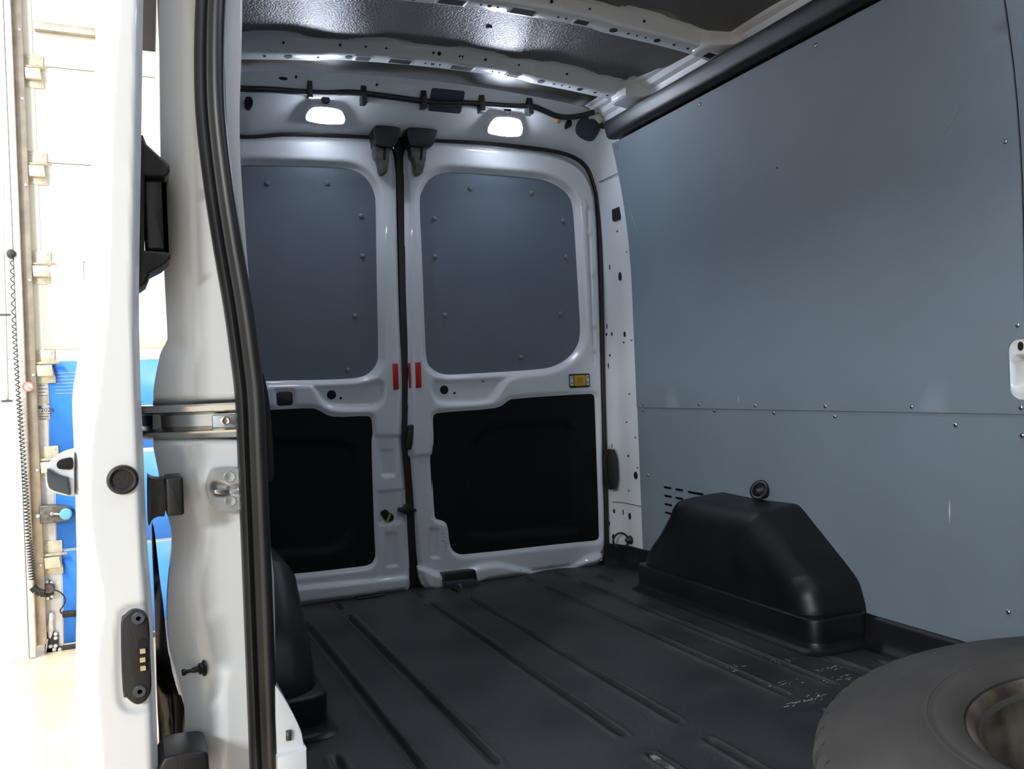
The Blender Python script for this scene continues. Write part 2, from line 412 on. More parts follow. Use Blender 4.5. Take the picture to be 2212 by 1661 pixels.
# scratches in the panel paint
def sliver(name, a, b, wd, material, par, xoff=0.0072):
    (y0, z0), (y1, z1) = a, b
    d = np.array([y1 - y0, z1 - z0]); n = np.array([-d[1], d[0]]) / np.linalg.norm(d) * wd
    pts = [(y0, z0), ((y0 + y1) / 2 + n[0], (z0 + z1) / 2 + n[1]), (y1, z1), ((y0 + y1) / 2 - n[0], (z0 + z1) / 2 - n[1])]
    V = [(wallx(z) - xoff, y, z) for y, z in pts]
    return from_data(name, V + [(x - .0004, y, z) for x, y, z in V], [(0, 1, 2, 3), (7, 6, 5, 4), (0, 4, 5, 1), (1, 5, 6, 2), (2, 6, 7, 3), (3, 7, 4, 0)], material, par, False)
sliver('scratch', *[(1.468,0.4156),(1.471,0.3569)], 0.0022, 'scuff', wr, 0.0025)
sliver('scratch', *[(2.815,1.403),(2.777,1.298)], 0.0010, 'scuff', wr)
sliver('scratch', *[(1.431,1.286),(1.378,1.335)], 0.0008, 'rivet', wr)
sliver('scratch', *[(2.238,0.6732),(2.235,0.6492)], 0.0018, 'scuff', wr)
sliver('scratch', *[(1.996,1.351),(1.993,1.342)], 0.0030, 'dark', wr)
sliver('scratch', *[(1.318,0.3718),(1.301,0.3429)], 0.0060, 'rivet', wr, 0.0025)

# ================================================================ REAR PORTAL (header and pillars)
GK = [(0.3745,1.624),(0.5311,1.645),(0.661,1.652),(0.8297,1.658),(1.07,1.665),(1.286,1.671),(1.527,1.666),(1.655,1.648),(1.724,1.605),(1.759,1.526),(1.77,1.442),(1.77,1.157),(1.761,0.7779),(1.755,0.3995),(1.748,0.0689),(1.75,0.0213)]
GK = [(x, z) for x, z in GK]
left = [(2 * CX - x, z) for x, z in GK if x > 2 * CX - 0.335][::-1]
ARCH = [np.array(p) for p in left] + [np.array(p) for p in GK]
ARCH[0][1] = -0.02; ARCH[-1][1] = -0.02
ARCH = spline([tuple(p) for p in ARCH], 10)
wrear = empty('wall_rear'); tag(wrear, 'white painted rear door portal of the van', kind='structure')
def portal():
    n = len(ARCH); V = []; Fc = []; m_ = 0; rows = []
    for i in range(n):
        p = ARCH[i]; t = ARCH[min(i + 1, n - 1)] - ARCH[max(i - 1, 0)]; t /= np.linalg.norm(t)
        nn = np.array([-t[1], t[0]])
        if nn[1] < 0: nn = nn if abs(nn[1]) < 1e-6 else nn
        if (p - np.array([CX, 0.8])) @ nn < 0: nn = -nn
        wgt = max(0.0, nn[1]) ** 1.3
        side = 1 if p[0] > CX else -1
        xw = wallx(p[1]) if side > 0 else 2 * CX - wallx(p[1])
        I = np.array([p[0], 3.052, p[1]])
        I0 = np.array([p[0] - nn[0] * .012, 3.075, p[1] - nn[1] * .012])
        Cs = np.array([xw + side * 0.002, 3.012, p[1]]); Ct = np.array([p[0], 2.978, p[1] + 0.010])
        Os = np.array([xw + side * 0.002, 2.80, p[1]]); Ot = np.array([p[0], 2.845, zbow(p[0]) + 0.034])
        C_ = Cs * (1 - wgt) + Ct * wgt; O_ = Os * (1 - wgt) + Ot * wgt
        Mm = (C_ + O_) / 2 + np.array([0, -0.012 * wgt, -0.004 * wgt])
        pr = [(max(q[0], 0.125), q[1], q[2]) for q in chaikin([I0, I, C_, Mm, O_], 3, False)]
        rows.append(pr)
    k = len(rows[0])
    for r_ in rows: V += r_
    for i in range(n - 1):
        for j in range(k - 1): Fc.append((i * k + j, i * k + j + 1, (i + 1) * k + j + 1, (i + 1) * k + j))
    o = from_data('portal_frame', V, Fc, 'white', wrear)
    return o
PORT = portal()
from mathutils.bvhtree import BVHTree
_bvh = BVHTree.FromPolygons([v.co for v in PORT.data.vertices], [tuple(p.vertices) for p in PORT.data.polygons])
def surf(x, z, d=0.0):                # depth of the portal sheet behind a point of the rear view
    h = _bvh.ray_cast(Vector((x, 2.0, z)), Vector((0, 1, 0)))[0]
    return (h.y if h else 3.0) - d
# rubber door seal round the opening
tube('door_seal', [(max(p[0], 0.135), 3.046, p[1]) for p in ARCH], 0.0105, 'rubber', wrear, 10)
hdr = lambda z: float(np.interp(z, [1.66, 1.70, 1.715, 1.765, 1.83], [3.045, 3.010, 2.985, 2.930, 2.850]))
# openings in the pillar
pil = lambda pts: pts
for (y, z), r, ry in zip([(2.944,1.149),(2.889,0.3578),(2.93,0.9168),(2.946,0.1902),(2.913,0.6789),(2.939,0.4314),(2.873,0.3899),(2.942,0.5662),(2.93,1.326),(2.939,0.8842),(2.88,0.8897),(2.881,0.5076),(2.946,0.2921)],
                         (.010, .012, .0055, .008, .003, .0045, .0028, .003, .003, .003, .003, .003, .003), (.017, .015, .011, .013, .003, .005, .0028, .003, .003, .004, .003, .003, .003)):
    slab('hole', circle((y, z), r, 14, ry), 'X', wallx(z) + 0.006, wallx(z) - 0.0012, 'dark', wrear)
(ya, za), (yb, zb) = [(2.948,1.49),(2.89,1.367)]
slab('hole', rrect(min(ya, yb), max(ya, yb), zb, za, 0.012), 'X', 1.792, 1.7755, 'dark', wrear)
for (x, z), r, ry in zip([(1.793,1.196),(1.782,0.9562),(1.78,0.9241),(1.794,0.9239),(1.787,0.837),(1.781,0.7956),(1.78,0.2025),(1.773,0.0975),(1.756,0.203),(1.799,0.2006),(1.762,0.1515),(1.778,1.479)],
                         (.0015, .0015, .003, .004, .003, .002, .005, .005, .0015, .0015, .0015, .004), (.012, .012, .007, .007, .006, .012, .009, .012, .012, .012, .012, .010)):
    slab('hole', circle((x, z), r, 10, ry), 'Y', surf(x, z) + .004, surf(x, z) - .0016, 'dark', wrear)
# openings in the header
def patch(name, poly, off=0.0025):      # a recessed dark opening that follows the pressed header
    return relief(name, poly, [], lambda Q: np.array([surf(q[0], q[1], off) for q in Q]), 0.008, 'Y', 0.0, 'darkgrey', wrear, 0.006)
for (x, z), r, ry in zip([(0.3858,1.694),(1.567,1.726),(0.492,1.768),(0.5337,1.777),(0.8086,1.783),(1.435,1.8),(1.484,1.792),(1.609,1.797),(1.586,1.746)], (.013, .011, .014, .004, .004, .004, .013, .013, .004), (.019, .016, .004, .004, .004, .004, .004, .004, .005)):
    slab('hole', circle((x, z), r, 14, ry), 'Y', surf(x, z) + .02, surf(x, z) - .004 - ry * .6, 'dark', wrear)
patch('access_opening', rrect(*(lambda a, b: (a[0], b[0], b[1], a[1]))(*[(1.006,1.792),(1.132,1.728)]), 0.008))
big = [(1.64,1.767),(1.677,1.772),(1.697,1.754),(1.696,1.682),(1.681,1.675),(1.622,1.694),(1.601,1.715),(1.602,1.739)]
patch('access_opening', chaikin(big, 2))
# door buffer on the pillar
slab('door_buffer', chaikin([(1.733,0.4604),(1.782,0.4571),(1.781,0.2922),(1.734,0.3)], 1), 'Y', 3.03, 2.985, 'black', wrear, 0.004)

# ================================================================ REAR DOORS
DY = 3.05
def polyP(p, it=1): return chaikin(p, it)
def grow(poly, k):
    c = np.mean(np.array(poly), 0); return [tuple(c + (np.array(p) - c) * k) for p in poly]
def fasteners(par, pts, y):
    s0 = None
    for (x, z) in pts:
        if s0 is None:
            s0 = lathe('push_rivet', [(0.0, 0.0065), (0.004, 0.006), (0.0075, 0.004), (0.0098, 0.001), (0.0102, -0.002)], (0, 0, 0), (0, -1, 0), 'rivet', par, 16); s0.location = (x, y, z)
        else: instance(s0, 'push_rivet', (x, y, z), par)
def rear_door(name, label, outline, window, trim, pocket, ledges, bumps, rects, holes):
    d = empty(name); tag(d, label, kind='structure')
    win = polyP(window, 2); tr = polyP(trim, 1); out = polyP(outline, 2); pk_ = polyP(pocket, 2)
    def depth(Q):
        e = -sdf(Q, out)
        h = 0.022 * (1 - step(e, 0.0, 0.020))                       # rounded outer edge
        sw = sdf(Q, win)
        h += 0.026 * (1 - step(sw, 0.0, 0.030)) ** 1.6               # roll into the window
        st_ = sdf(Q, tr)
        h += 0.010 * (1 - step(st_, 0.0, 0.016))
        h += 0.017 * press(Q, pk_, 0.030) * step(sw, 0, 0.02)
        for poly, dd, ww in ledges: h += dd * press(Q, poly, ww)
        for (cx, cz, rx, rz, dd) in bumps:
            q = np.sqrt(((Q[:, 0] - cx) / rx) ** 2 + ((Q[:, 1] - cz) / rz) ** 2); h -= dd * (1 - step(q, 0.55, 1.05))
        for (x0, x1, z0, z1, dd) in rects:
            h += dd * press(Q, rrect(min(x0, x1), max(x0, x1), min(z0, z1), max(z0, z1), 0.009), 0.008)
        return h
    relief('door_panel', out, [win, tr], depth, 0.0065, 'Y', DY - 0.025, 'white', d, 0.03)
    slab('outer_skin', grow(out, 1.045), 'Y', 3.083, 3.088, 'dark', d)
    for h_ in holes:
        (x, z), r = h_[:2]; slab('hole', circle((x, z), r, 20), 'Y', DY + 0.01, DY - 0.0095, 'dark', d)
    return d, win, tr
# ---- right leaf
outR = [(0.9485,1.653),(1.079,1.657),(1.286,1.662),(1.484,1.655),(1.617,1.637),(1.694,1.603),(1.744,1.535),(1.759,1.441),(1.759,1.157),(1.755,0.7781),(1.746,0.4001),(1.741,0.0886),(1.734,0.0421),(1.691,0.0039),(1.655,-0.0048),(1.195,-0.0018),(1.187,-0.0114),(1.044,-0.0206),(0.947,-0.011),(0.9327,0.1176),(0.9246,0.3923),(0.9178,0.5296),(0.9359,0.8369),(0.9363,1.145),(0.9452,1.488)]
winR = [(1.007,1.432),(1.016,1.468),(1.049,1.519),(1.102,1.547),(1.201,1.551),(1.417,1.549),(1.524,1.546),(1.593,1.522),(1.64,1.49),(1.657,1.444),(1.661,1.315),(1.666,1.092),(1.669,0.9288),(1.652,0.8766),(1.608,0.8309),(1.54,0.7975),(1.454,0.789),(1.129,0.781),(1.069,0.7829),(1.032,0.8032),(1.009,0.8298),(1.008,0.937),(1.009,1.221)]
trR = [(1.02,0.6182),(1.025,0.6336),(1.043,0.6413),(1.261,0.6447),(1.301,0.6536),(1.325,0.6705),(1.349,0.6802),(1.69,0.6861),(1.711,0.6796),(1.712,0.6475),(1.709,0.1109),(1.702,0.0929),(1.663,0.0915),(1.6,0.0948),(1.124,0.1004),(1.096,0.1071),(1.073,0.1273),(1.065,0.163),(1.063,0.2067),(1.055,0.2302),(1.034,0.241),(1.017,0.2461),(1.011,0.2606),(1.009,0.4718),(1.014,0.5061),(1.021,0.5403)]
pkR = [(1.023,0.7792),(1.007,0.7313),(1.019,0.6823),(1.055,0.6599),(1.148,0.6555),(1.243,0.6563),(1.286,0.6811),(1.313,0.7231),(1.344,0.7507),(1.424,0.7662),(1.445,0.7874),(1.153,0.775)]
ledR = [(polyP([(0.8873,0.0923),(0.9494,0.0882),(1.011,0.0496),(1.094,0.0462),(1.188,0.0645),(1.256,0.0635),(1.332,0.0345),(1.411,0.0086),(1.512,0.0015),(1.596,0.0172),(1.644,0.0451),(1.747,0.0444),(1.738,-0.1473),(0.8823,-0.0296)], 2), -0.030, 0.018),
        (polyP([(0.9003,0.4915),(1.019,0.4919),(0.9953,-0.0624),(0.8781,-0.046)], 0), 0.010, 0.014)]
bumpR = [(x, z, .010, .020, .006) for (x, z) in [(1.708,1.446),(1.714,1.339),(1.719,1.175),(1.718,0.9677),(1.714,0.866)]]
rcR = [(a[0], b[0], b[1], a[1], .008) for a, b in ([(0.9852,0.2149),(1.028,0.1012)], [(0.9616,0.4666),(0.977,0.4052)], [(1.701,1.476),(1.719,0.7981)])]
holR = [(c, r) for c, r in zip([(1.072,0.7253),(1.039,0.7561),(1.231,0.7529),(1.113,0.7115)], (.0165, .0045, .0045, .0045))]
d2, w2, t2 = rear_door('door_2', 'right rear cargo door, white with grey window blank and black lower lining', outR, winR, trR, pkR, ledR, bumpR, rcR, holR)
cv = relief('window_cover', grow(w2, 1.02), [], lambda Q: -0.002 * step(-sdf(Q, w2), 0.0, 0.09), 0.03, 'Y', DY + 0.004, 'cover', d2, 0.004); cv['label'] = 'grey window blanking panel'
fasteners(cv, [(1.214,1.49),(1.473,1.488),(1.064,1.37),(1.611,1.384),(1.061,1.226),(1.617,1.239),(1.091,1.006),(1.581,1.01),(1.4,0.8396)], DY + 0.002)
inR = polyP([(1.141,0.5063),(1.2,0.5644),(1.259,0.5931),(1.57,0.5891),(1.611,0.5683),(1.622,0.5025),(1.627,0.1292),(1.601,0.1281),(1.163,0.1434),(1.127,0.1825)], 2)
lt = relief('door_lining', grow(t2, 1.015), [], lambda Q: 0.012 * press(Q, inR, 0.03), 0.012, 'Y', DY - 0.012, 'trim', d2, 0.004); lt['label'] = 'black lower lining panel'
# ---- left leaf
outL = [(0.1945,1.585),(0.2983,1.605),(0.3741,1.614),(0.5307,1.635),(0.6606,1.642),(0.8293,1.649),(0.9219,1.653),(0.915,1.316),(0.9097,0.9741),(0.9132,0.8033),(0.9069,0.6498),(0.8998,0.5649),(0.9083,0.4278),(0.9093,0.2826),(0.9134,-0.0031),(0.8657,-0.0052),(0.4983,-0.0011),(0.1643,0.0074),(0.1574,0.2089),(0.1589,0.8258),(0.1664,1.412)]
winL = [(0.2246,1.416),(0.2487,1.472),(0.2945,1.506),(0.3661,1.523),(0.4107,1.528),(0.6962,1.539),(0.7548,1.536),(0.7966,1.519),(0.8244,1.487),(0.8383,1.447),(0.8407,1.42),(0.8329,1.145),(0.8282,0.8616),(0.8218,0.8313),(0.7964,0.8),(0.7598,0.7811),(0.6656,0.7776),(0.4251,0.781),(0.2672,0.785),(0.224,0.8161),(0.2114,0.8709)]
trL = [(0.2115,0.6797),(0.4367,0.6812),(0.5766,0.6809),(0.6022,0.6715),(0.6277,0.6538),(0.657,0.6441),(0.7712,0.6431),(0.7863,0.6373),(0.7891,0.622),(0.7908,0.5782),(0.7846,0.5517),(0.7833,0.4359),(0.7816,0.1438),(0.7772,0.1191),(0.7596,0.1062),(0.7205,0.1043),(0.4866,0.1072),(0.2124,0.1216)]
pkL = [(0.5447,0.772),(0.5729,0.7514),(0.5877,0.7148),(0.6091,0.681),(0.6462,0.6628),(0.7209,0.6557),(0.7974,0.6569),(0.8364,0.6804),(0.8505,0.7289),(0.837,0.7802),(0.7594,0.771),(0.6257,0.7691)]
ledL = [(polyP([(0.7924,0.5748),(0.9248,0.5702),(0.8963,-0.1168),(0.7656,-0.0806)], 0), 0.009, 0.014),
        (polyP([(0.1379,0.0728),(0.501,0.0681),(0.8682,0.0556),(0.921,0.0506),(0.9153,-0.0854),(0.1345,-0.019)], 1), -0.016, 0.012)]
rcL = [(a[0], b[0], b[1], a[1], .007) for a, b in ([(0.8142,0.5195),(0.8709,0.4171)], [(0.8156,0.2157),(0.8695,0.0877)])]
rcL.append((*[[(0.7977,0.3691),(0.7926,0.2434),(0.9108,0.2312)][i][0] for i in (0, 2)], *[[(0.7977,0.3691),(0.7926,0.2434),(0.9108,0.2312)][i][1] for i in (0, 1)], .010))
rcL.append((*[p[0] for p in [(0.4489,0.7529),(0.5221,0.6852)]], *[p[1] for p in [(0.4489,0.7529),(0.5221,0.6852)]], .008))
holL = [(c, r) for c, r in zip([(0.6486,0.7237),(0.6316,0.7508),(0.6812,0.7108),(0.7998,0.7578)], (.0165, .0045, .0045, .0045))]
d1, w1, t1 = rear_door('door_1', 'left rear cargo door, white with grey window blank, partly behind the pillar', outL, winL, trL, pkL, ledL, [], rcL, holL)
cv = relief('window_cover', grow(w1, 1.02), [], lambda Q: -0.002 * step(-sdf(Q, w1), 0.0, 0.09), 0.03, 'Y', DY + 0.004, 'cover', d1, 0.004); cv['label'] = 'grey window blanking panel'
fasteners(cv, [(0.4567,1.467),(0.6677,1.48),(0.7841,1.367),(0.7833,1.222),(0.7473,1.004),(0.7124,0.8093)], DY + 0.002)
inL = polyP([(0.2152,0.5831),(0.3959,0.5875),(0.6179,0.5738),(0.717,0.5593),(0.7402,0.5078),(0.7345,0.1576),(0.4417,0.1674),(0.2,0.1806)], 2)
lt = relief('door_lining', grow(t1, 1.015), [], lambda Q: 0.012 * press(Q, inL, 0.03), 0.012, 'Y', DY - 0.012, 'trim', d1, 0.004); lt['label'] = 'black lower lining panel'
# dark band that closes the slit between the leaves
gap = [(0.9233,1.661),(0.9198,1.318),(0.9127,0.9749),(0.912,0.7008),(0.9021,0.5473),(0.907,0.41),(0.9084,0.2729),(0.911,-0.0083),(0.9501,-0.0135),(0.939,0.1496),(0.9361,0.3389),(0.9319,0.4939),(0.944,0.6995),(0.9447,0.9747),(0.9518,1.319),(0.959,1.664)]
slab('centre_seal', gap, 'Y', 3.045, 3.075, 'rubber', d1, 0.003)
# pull pocket and latch details
slab('grip_cup', rrect(*(lambda a, b: (a[0], b[0], b[1], a[1]))(*[(0.4564,0.7413),(0.5112,0.6938)]), 0.010), 'Y', 3.05, 3.029, 'black', d1, 0.003)
slab('red_reflector', [(0.8711,0.8289),(0.8919,0.8284),(0.8915,0.7338),(0.8706,0.7329)], 'Y', 3.028, 3.021, 'red', d1, 0.001)
slab('red_reflector', [(0.9571,0.8301),(0.9786,0.8312),(0.9782,0.7372),(0.9568,0.7363)], 'Y', 3.028, 3.021, 'red', d2, 0.001)
slab('red_reflector', [(0.936,0.8294),(0.9413,0.8292),(0.9411,0.7371),(0.9357,0.7373)], 'Y', 3.045, 3.033, 'red', d2, 0.0005)
lk = slab('lock_recess', chaikin([(0.8059,0.291),(0.8217,0.2979),(0.8321,0.2986),(0.8386,0.2879),(0.8522,0.2815),(0.8569,0.2692),(0.853,0.2578),(0.8389,0.2541),(0.8269,0.257)], 1), 'Y', 3.05, 3.034, 'dark', d1)
slab('lock_lever', [(0.8396,0.2846),(0.8465,0.2823),(0.835,0.2565),(0.8282,0.2588)], 'Y', 3.04, 3.031, 'yellow', lk, 0.001)
sb = slab('striker', chaikin([(0.8731,0.3031),(0.8957,0.301),(0.9015,0.3123),(0.9156,0.3144),(0.9219,0.2968),(0.9377,0.2936),(0.9391,0.285),(0.9212,0.2799),(0.9137,0.2688),(0.8998,0.2736),(0.8951,0.2859),(0.8724,0.2864)], 1), 'Y', 3.05, 3.015, 'black', d2, 0.002)
slab('door_stop', chaikin([(0.9217,0.5983),(0.9396,0.6042),(0.9427,0.5938),(0.9322,0.5126),(0.9162,0.5103),(0.9101,0.5311)], 1), 'Y', 3.06, 3.02, 'black', d2, 0.002)
# yellow inner door release on the right leaf
rb = slab('release_bezel', rrect(*(lambda a, b: (a[0], b[0], b[1], a[1]))(*[(1.593,0.7673),(1.685,0.7122)]), 0.006), 'Y', 3.03, 3.018, 'black', d2, 0.002); rb['label'] = 'black release bezel with yellow paddle'
slab('release_paddle', rrect(*(lambda a, b: (a[0], b[0], b[1], a[1]))(*[(1.613,0.7611),(1.663,0.7186)]), 0.002), 'Y', 3.022, 3.014, 'yellow', rb, 0.001)
slab('release_finger_cup', rrect(*(lambda a, b: (a[0], b[0], b[1], a[1]))(*[(1.623,0.7533),(1.651,0.7264)]), 0.002), 'Y', 3.015, 3.0135, mat('dark_yellow', (0.40, 0.26, 0.005), 0.5), rb)
for a, b in ([(1.594,0.7598),(1.609,0.7206)], [(1.667,0.7612),(1.68,0.7198)]):
    slab('label_plate', rrect(a[0], b[0], b[1], a[1], 0.002), 'Y', 3.02, 3.0165, 'label', rb)
def glyph(par, strokes, y):
    for p, q in strokes:
        d = np.array(q) - np.array(p); n = np.array([-d[1], d[0]]) / (np.linalg.norm(d) + 1e-9) * 0.0009
        slab('printed_mark', [tuple(np.array(p) + n), tuple(np.array(q) + n), tuple(np.array(q) - n), tuple(np.array(p) - n)], 'Y', y, y - 0.0006, 'ink', par)
for c in [(1.598,0.7542),(1.597,0.7321)]: glyph(rb, [((c[0], c[1]), (c[0] + .008, c[1] - .002)), ((c[0] + .004, c[1] + .004), (c[0] + .004, c[1] - .006))], 3.0165)
for c in [(1.671,0.7536),(1.67,0.7313)]: glyph(rb, [((c[0], c[1] + .004), (c[0], c[1] - .005)), ((c[0], c[1]), (c[0] + .007, c[1])), ((c[0] + .007, c[1] + .004), (c[0] + .007, c[1] - .005))], 3.0165)
# top latches
for dd, bx, arm, pin in ((d1, "805,277 812,272 862,276 863,283 856,311 848,322 810,320 808,300", "808,305 840,305 841,340 838,370 836,375 822,376 818,345 809,338", "828,368"),
                (d2, "875,281 884,276 941,281 943,287 936,310 930,318 886,318 880,305", "886,305 919,305 921,338 915,368 912,376 899,377 896,345 887,338", "906,369")):
    pass
l1 = slab('upper_latch', chaikin([(0.8176,1.665),(0.8299,1.676),(0.9151,1.675),(0.9181,1.664),(0.9023,1.616),(0.8879,1.6),(0.8233,1.598),(0.8211,1.628)], 1), 'Y', 3.03, 2.955, 'black', d1, 0.004)
slab('latch_bracket', chaikin([(0.8236,1.623),(0.8782,1.627),(0.8775,1.569),(0.8704,1.521),(0.863,1.508),(0.8426,1.508),(0.8378,1.557),(0.823,1.568)], 1), 'Y', 3.02, 2.975, 'latch', l1, 0.003)
slab('latch_slot', [(0.8567,1.602),(0.8652,1.603),(0.8617,1.558),(0.8531,1.557)], 'Y', 2.978, 2.9735, 'dark', l1)
l2 = slab('upper_latch', chaikin([(0.9374,1.669),(0.9534,1.679),(1.054,1.679),(1.057,1.669),(1.043,1.629),(1.032,1.613),(0.954,1.608),(0.9444,1.629)], 1), 'Y', 3.03, 2.955, 'black', d2, 0.004)
slab('latch_bracket', chaikin([(0.9581,1.633),(1.016,1.638),(1.018,1.582),(1.005,1.534),(0.9971,1.514),(0.976,1.515),(0.9729,1.567),(0.9575,1.578)], 1), 'Y', 3.02, 2.975, 'latch', l2, 0.003)
slab('latch_slot', [(0.9958,1.613),(1.005,1.613),(0.9992,1.567),(0.9903,1.567)], 'Y', 2.978, 2.9735, 'dark', l2)
lat = slab('floor_latch', [(1.019,0.0503),(1.145,0.0499),(1.151,0.0094),(1.019,0.0128)], 'Y', 3.03, 2.975, 'black', d2, 0.004)
slab('floor_latch_step', [(1.013,0.0261),(1.132,0.0225),(1.161,-0.0052),(1.019,-0.0017)], 'Y', 2.99, 2.955, 'darkgrey', lat, 0.003)
slab('floor_latch_pin', [(1.062,0.0136),(1.073,0.0138),(1.083,-0.0028),(1.075,-0.0052)], 'Y', 2.957, 2.948, 'steel', lat, 0.001)
box('sill_plate', (0.70, 2.985, 0.0), (0.80, 3.02, 0.005), 'black', floor, 0.002)

def chips(par, pts, y, n, sx, sz, seed):
    r_ = random.Random(seed); bm = bmesh.new()
    for (x, z) in pts:
        for _ in range(n):
            cx, cz = x + r_.gauss(0, sx), z + r_.gauss(0, sz); a_, b_ = r_.uniform(.001, .005), r_.uniform(.0005, .0015)
            q = [bm.verts.new((cx + u_, y, cz + v_)) for u_, v_ in ((-a_, 0), (0, -b_), (a_, 0), (0, b_))]; bm.faces.new(q)
    o = from_bm('paint_chips', bm, 'dark', par, False); o['kind'] = 'stuff'
chips(d2, [(1.403,0.0222),(1.463,0.0202),(1.534,0.0242),(1.565,0.0295),(1.325,0.0231)], 2.9935, 5, .012, .003, 5)
chips(d2, [(1.04,0.1773),(1.044,0.1423)], 3.0235, 5, .004, .012, 6)
for (x, z), w_, h_ in zip([(1.76,0.481),(1.759,0.4717),(1.74,0.4748),(1.781,0.4684)], (.008, .002, .0012, .0012), (.002, .006, .010, .009)):
    slab('hole', [(x - w_, z - h_), (x + w_, z - h_), (x + w_, z + h_), (x - w_, z + h_)], 'Y', surf(x, z) + .004, surf(x, z) - .0014, 'dark', wrear)
for zz in ([(1.74,0.2398)][0][1], [(1.792,1.536)][0][1]):
    V = []; ys_ = [(1.772, 3.04), (1.786, 3.02), (wallx(zz) + .001, 2.995), (wallx(zz) + .001, 2.85)]
    tube('panel_joint', [(x, y - .0012, zz) if i < 2 else (x - .0024, y, zz) for i, (x, y) in enumerate(ys_)], 0.0016, 'latch', wrear, 6)
# ================================================================ ROOF
ceil = empty('ceiling'); tag(ceil, 'black lined van roof with white cross bows', kind='structure')
def headliner(name, y0, y1, edge_wave, material='head'):
    xs = np.linspace(0.16, 1.70, 110); ys = np.linspace(y0, y1, 44); V = []; Fc = []
    for y in ys:
        for x in xs:
            z = zbow(x, y) + 0.042
            z += 0.0045 * math.tanh(2.2 * math.sin((x - 0.30 * y) * 17 + 1.5 * math.sin(x * 4))) * (0.35 + 0.65 * math.sin(x * 6 + 1) ** 2)
            if edge_wave:
                e = y1 - 0.030 - 0.013 * math.tanh(3 * math.sin(x * 19)) - y
                if e < 0: z += min(0.05, -e * 1.6)
            V.append((x, y, z))
    n = len(xs)
    for j in range(len(ys) - 1):
        for i in range(n - 1): Fc.append((j * n + i, j * n + i + 1, (j + 1) * n + i + 1, (j + 1) * n + i))
    return from_data(name, V, Fc, material, ceil)
headliner('roof_lining_board', 2.155, 2.585, True)
headliner('roof_lining_board', 2.640, 2.90, False, 'rubber')  # rear strip: its unlit look is put in as a darker material
headliner('roof_lining_board', 1.66, 2.10, True)
headliner('roof_lining_board', -1.25, 1.62, False)
sl = slab('roof_skin', [(0.0, -1.25), (1.85, -1.25), (1.85, 3.1), (0.0, 3.1)], 'Z', 1.90, 1.91, 'dark', ceil)
b0 = lathe('roof_clip', [(0.0, -0.006), (0.008, -0.005), (0.011, 0.0), (0.012, 0.004)], (0, 0, 0), (0, 0, 1), 'black', ceil, 14)
b0.location = (1.02, 2.36, zbow(1.02, 2.36) + 0.040)
def roof_bow(yc, label):
    xs = np.linspace(0.14, 1.735, 160)
    # (offset in y, offset in z): front web, underside flange, rear web
    bm = bmesh.new(); rows = []
    for x in xs:
        s = math.exp(-((x - 0.60) / 0.16) ** 4) * 0 + 0.5 * (math.tanh((x - 0.58) * 60) - math.tanh((x - 1.28) * 60))
        z = zbow(x, yc); wv = 0.004 * math.tanh(3 * math.sin(x * 19 + 0.5)); lift = 0.006 * s
        pr = [(-0.046, 0.048 + wv), (-0.036, 0.046 + wv), (-0.030, 0.041), (-0.024, 0.010 + lift), (-0.021, 0.003 + lift), (-0.015, lift), (0.040, lift), (0.046, 0.004 + lift), (0.050, 0.014 + lift), (0.052, 0.044), (0.064, 0.050)]
        rows.append([bm.verts.new((x, yc + a, z + b)) for a, b in pr])
    for i in range(len(rows) - 1):
        for k in range(len(rows[0]) - 1): bm.faces.new((rows[i][k], rows[i + 1][k], rows[i + 1][k + 1], rows[i][k + 1]))
    o = from_bm('roof_bow', bm, 'white', ceil, True, 0.9); o['label'] = label
    def cut(x, w, hgt, rnd=False):
        z = zbow(x, yc); s = 0.5 * (math.tanh((x - 0.58) * 60) - math.tanh((x - 1.28) * 60)); sl_ = math.atan(-0.18 * (x - CX))
        hgt *= 1.6; poly = circle((0, 0), w, 16, hgt) if rnd else rrect(-w, w, -hgt, hgt, 0.002, 2)
        if not rnd:
            rimv = slab('hole_rim', rrect(-w - .007, w + .007, -hgt - .006, hgt + .006, 0.004, 2), 'Z', 0.0, -0.0030, 'white', o, 0.0015); rimv.location = (x, yc + 0.012, z + 0.006 * s); rimv.rotation_euler = (0, -sl_, 0)
        c = slab('hole', poly, 'Z', 0.0, -0.0014 if rnd else -0.0036, 'dark', o); c.location = (x, yc + 0.012, z + 0.006 * s); c.rotation_euler = (0, -sl_, 0)
    for x, w, h, r in ((0.40, .004, .004, True), (0.47, .012, .008, True), (0.56, .004, .003, True), (0.655, .011, .007, True), (0.70, .022, .009, False), (0.82, .035, .0095, False), (0.93, .006, .004, True), (0.955, .003, .003, True), (0.905, .003, .003, True),
                       (1.03, .035, .0095, False), (1.14, .003, .003, True), (1.165, .003, .003, True), (1.215, .020, .008, False), (1.32, .012, .008, True), (1.37, .004, .003, True), (1.40, .003, .003, True), (1.43, .003, .003, True), (1.47, .010, .007, True), (1.53, .005, .003, True), (1.58, .004, .003, True), (1.655, .018, .010, False)):
        cut(x, w, h, r)
    for x, r in ((0.45, .004), (0.62, .004), (0.70, .003), (0.765, .003), (0.92, .0035), (0.94, .006), (1.01, .003), (1.02, .003), (1.10, .0045), (1.22, .003), (1.40, .004), (1.62, .004), (1.635, .004)):
        z = zbow(x, yc) + 0.026
        slab('hole', circle((x, z), r, 10), 'Y', yc - 0.024, yc - 0.0295, 'dark', o)
    return o
roof_bow(2.612, 'white perforated roof bow nearest the rear doors')
roof_bow(2.13, 'white perforated roof bow at the top of the picture')
roof_bow(1.64, 'forward white perforated roof bow')
roof_bow(0.95, 'foremost white perforated roof bow')
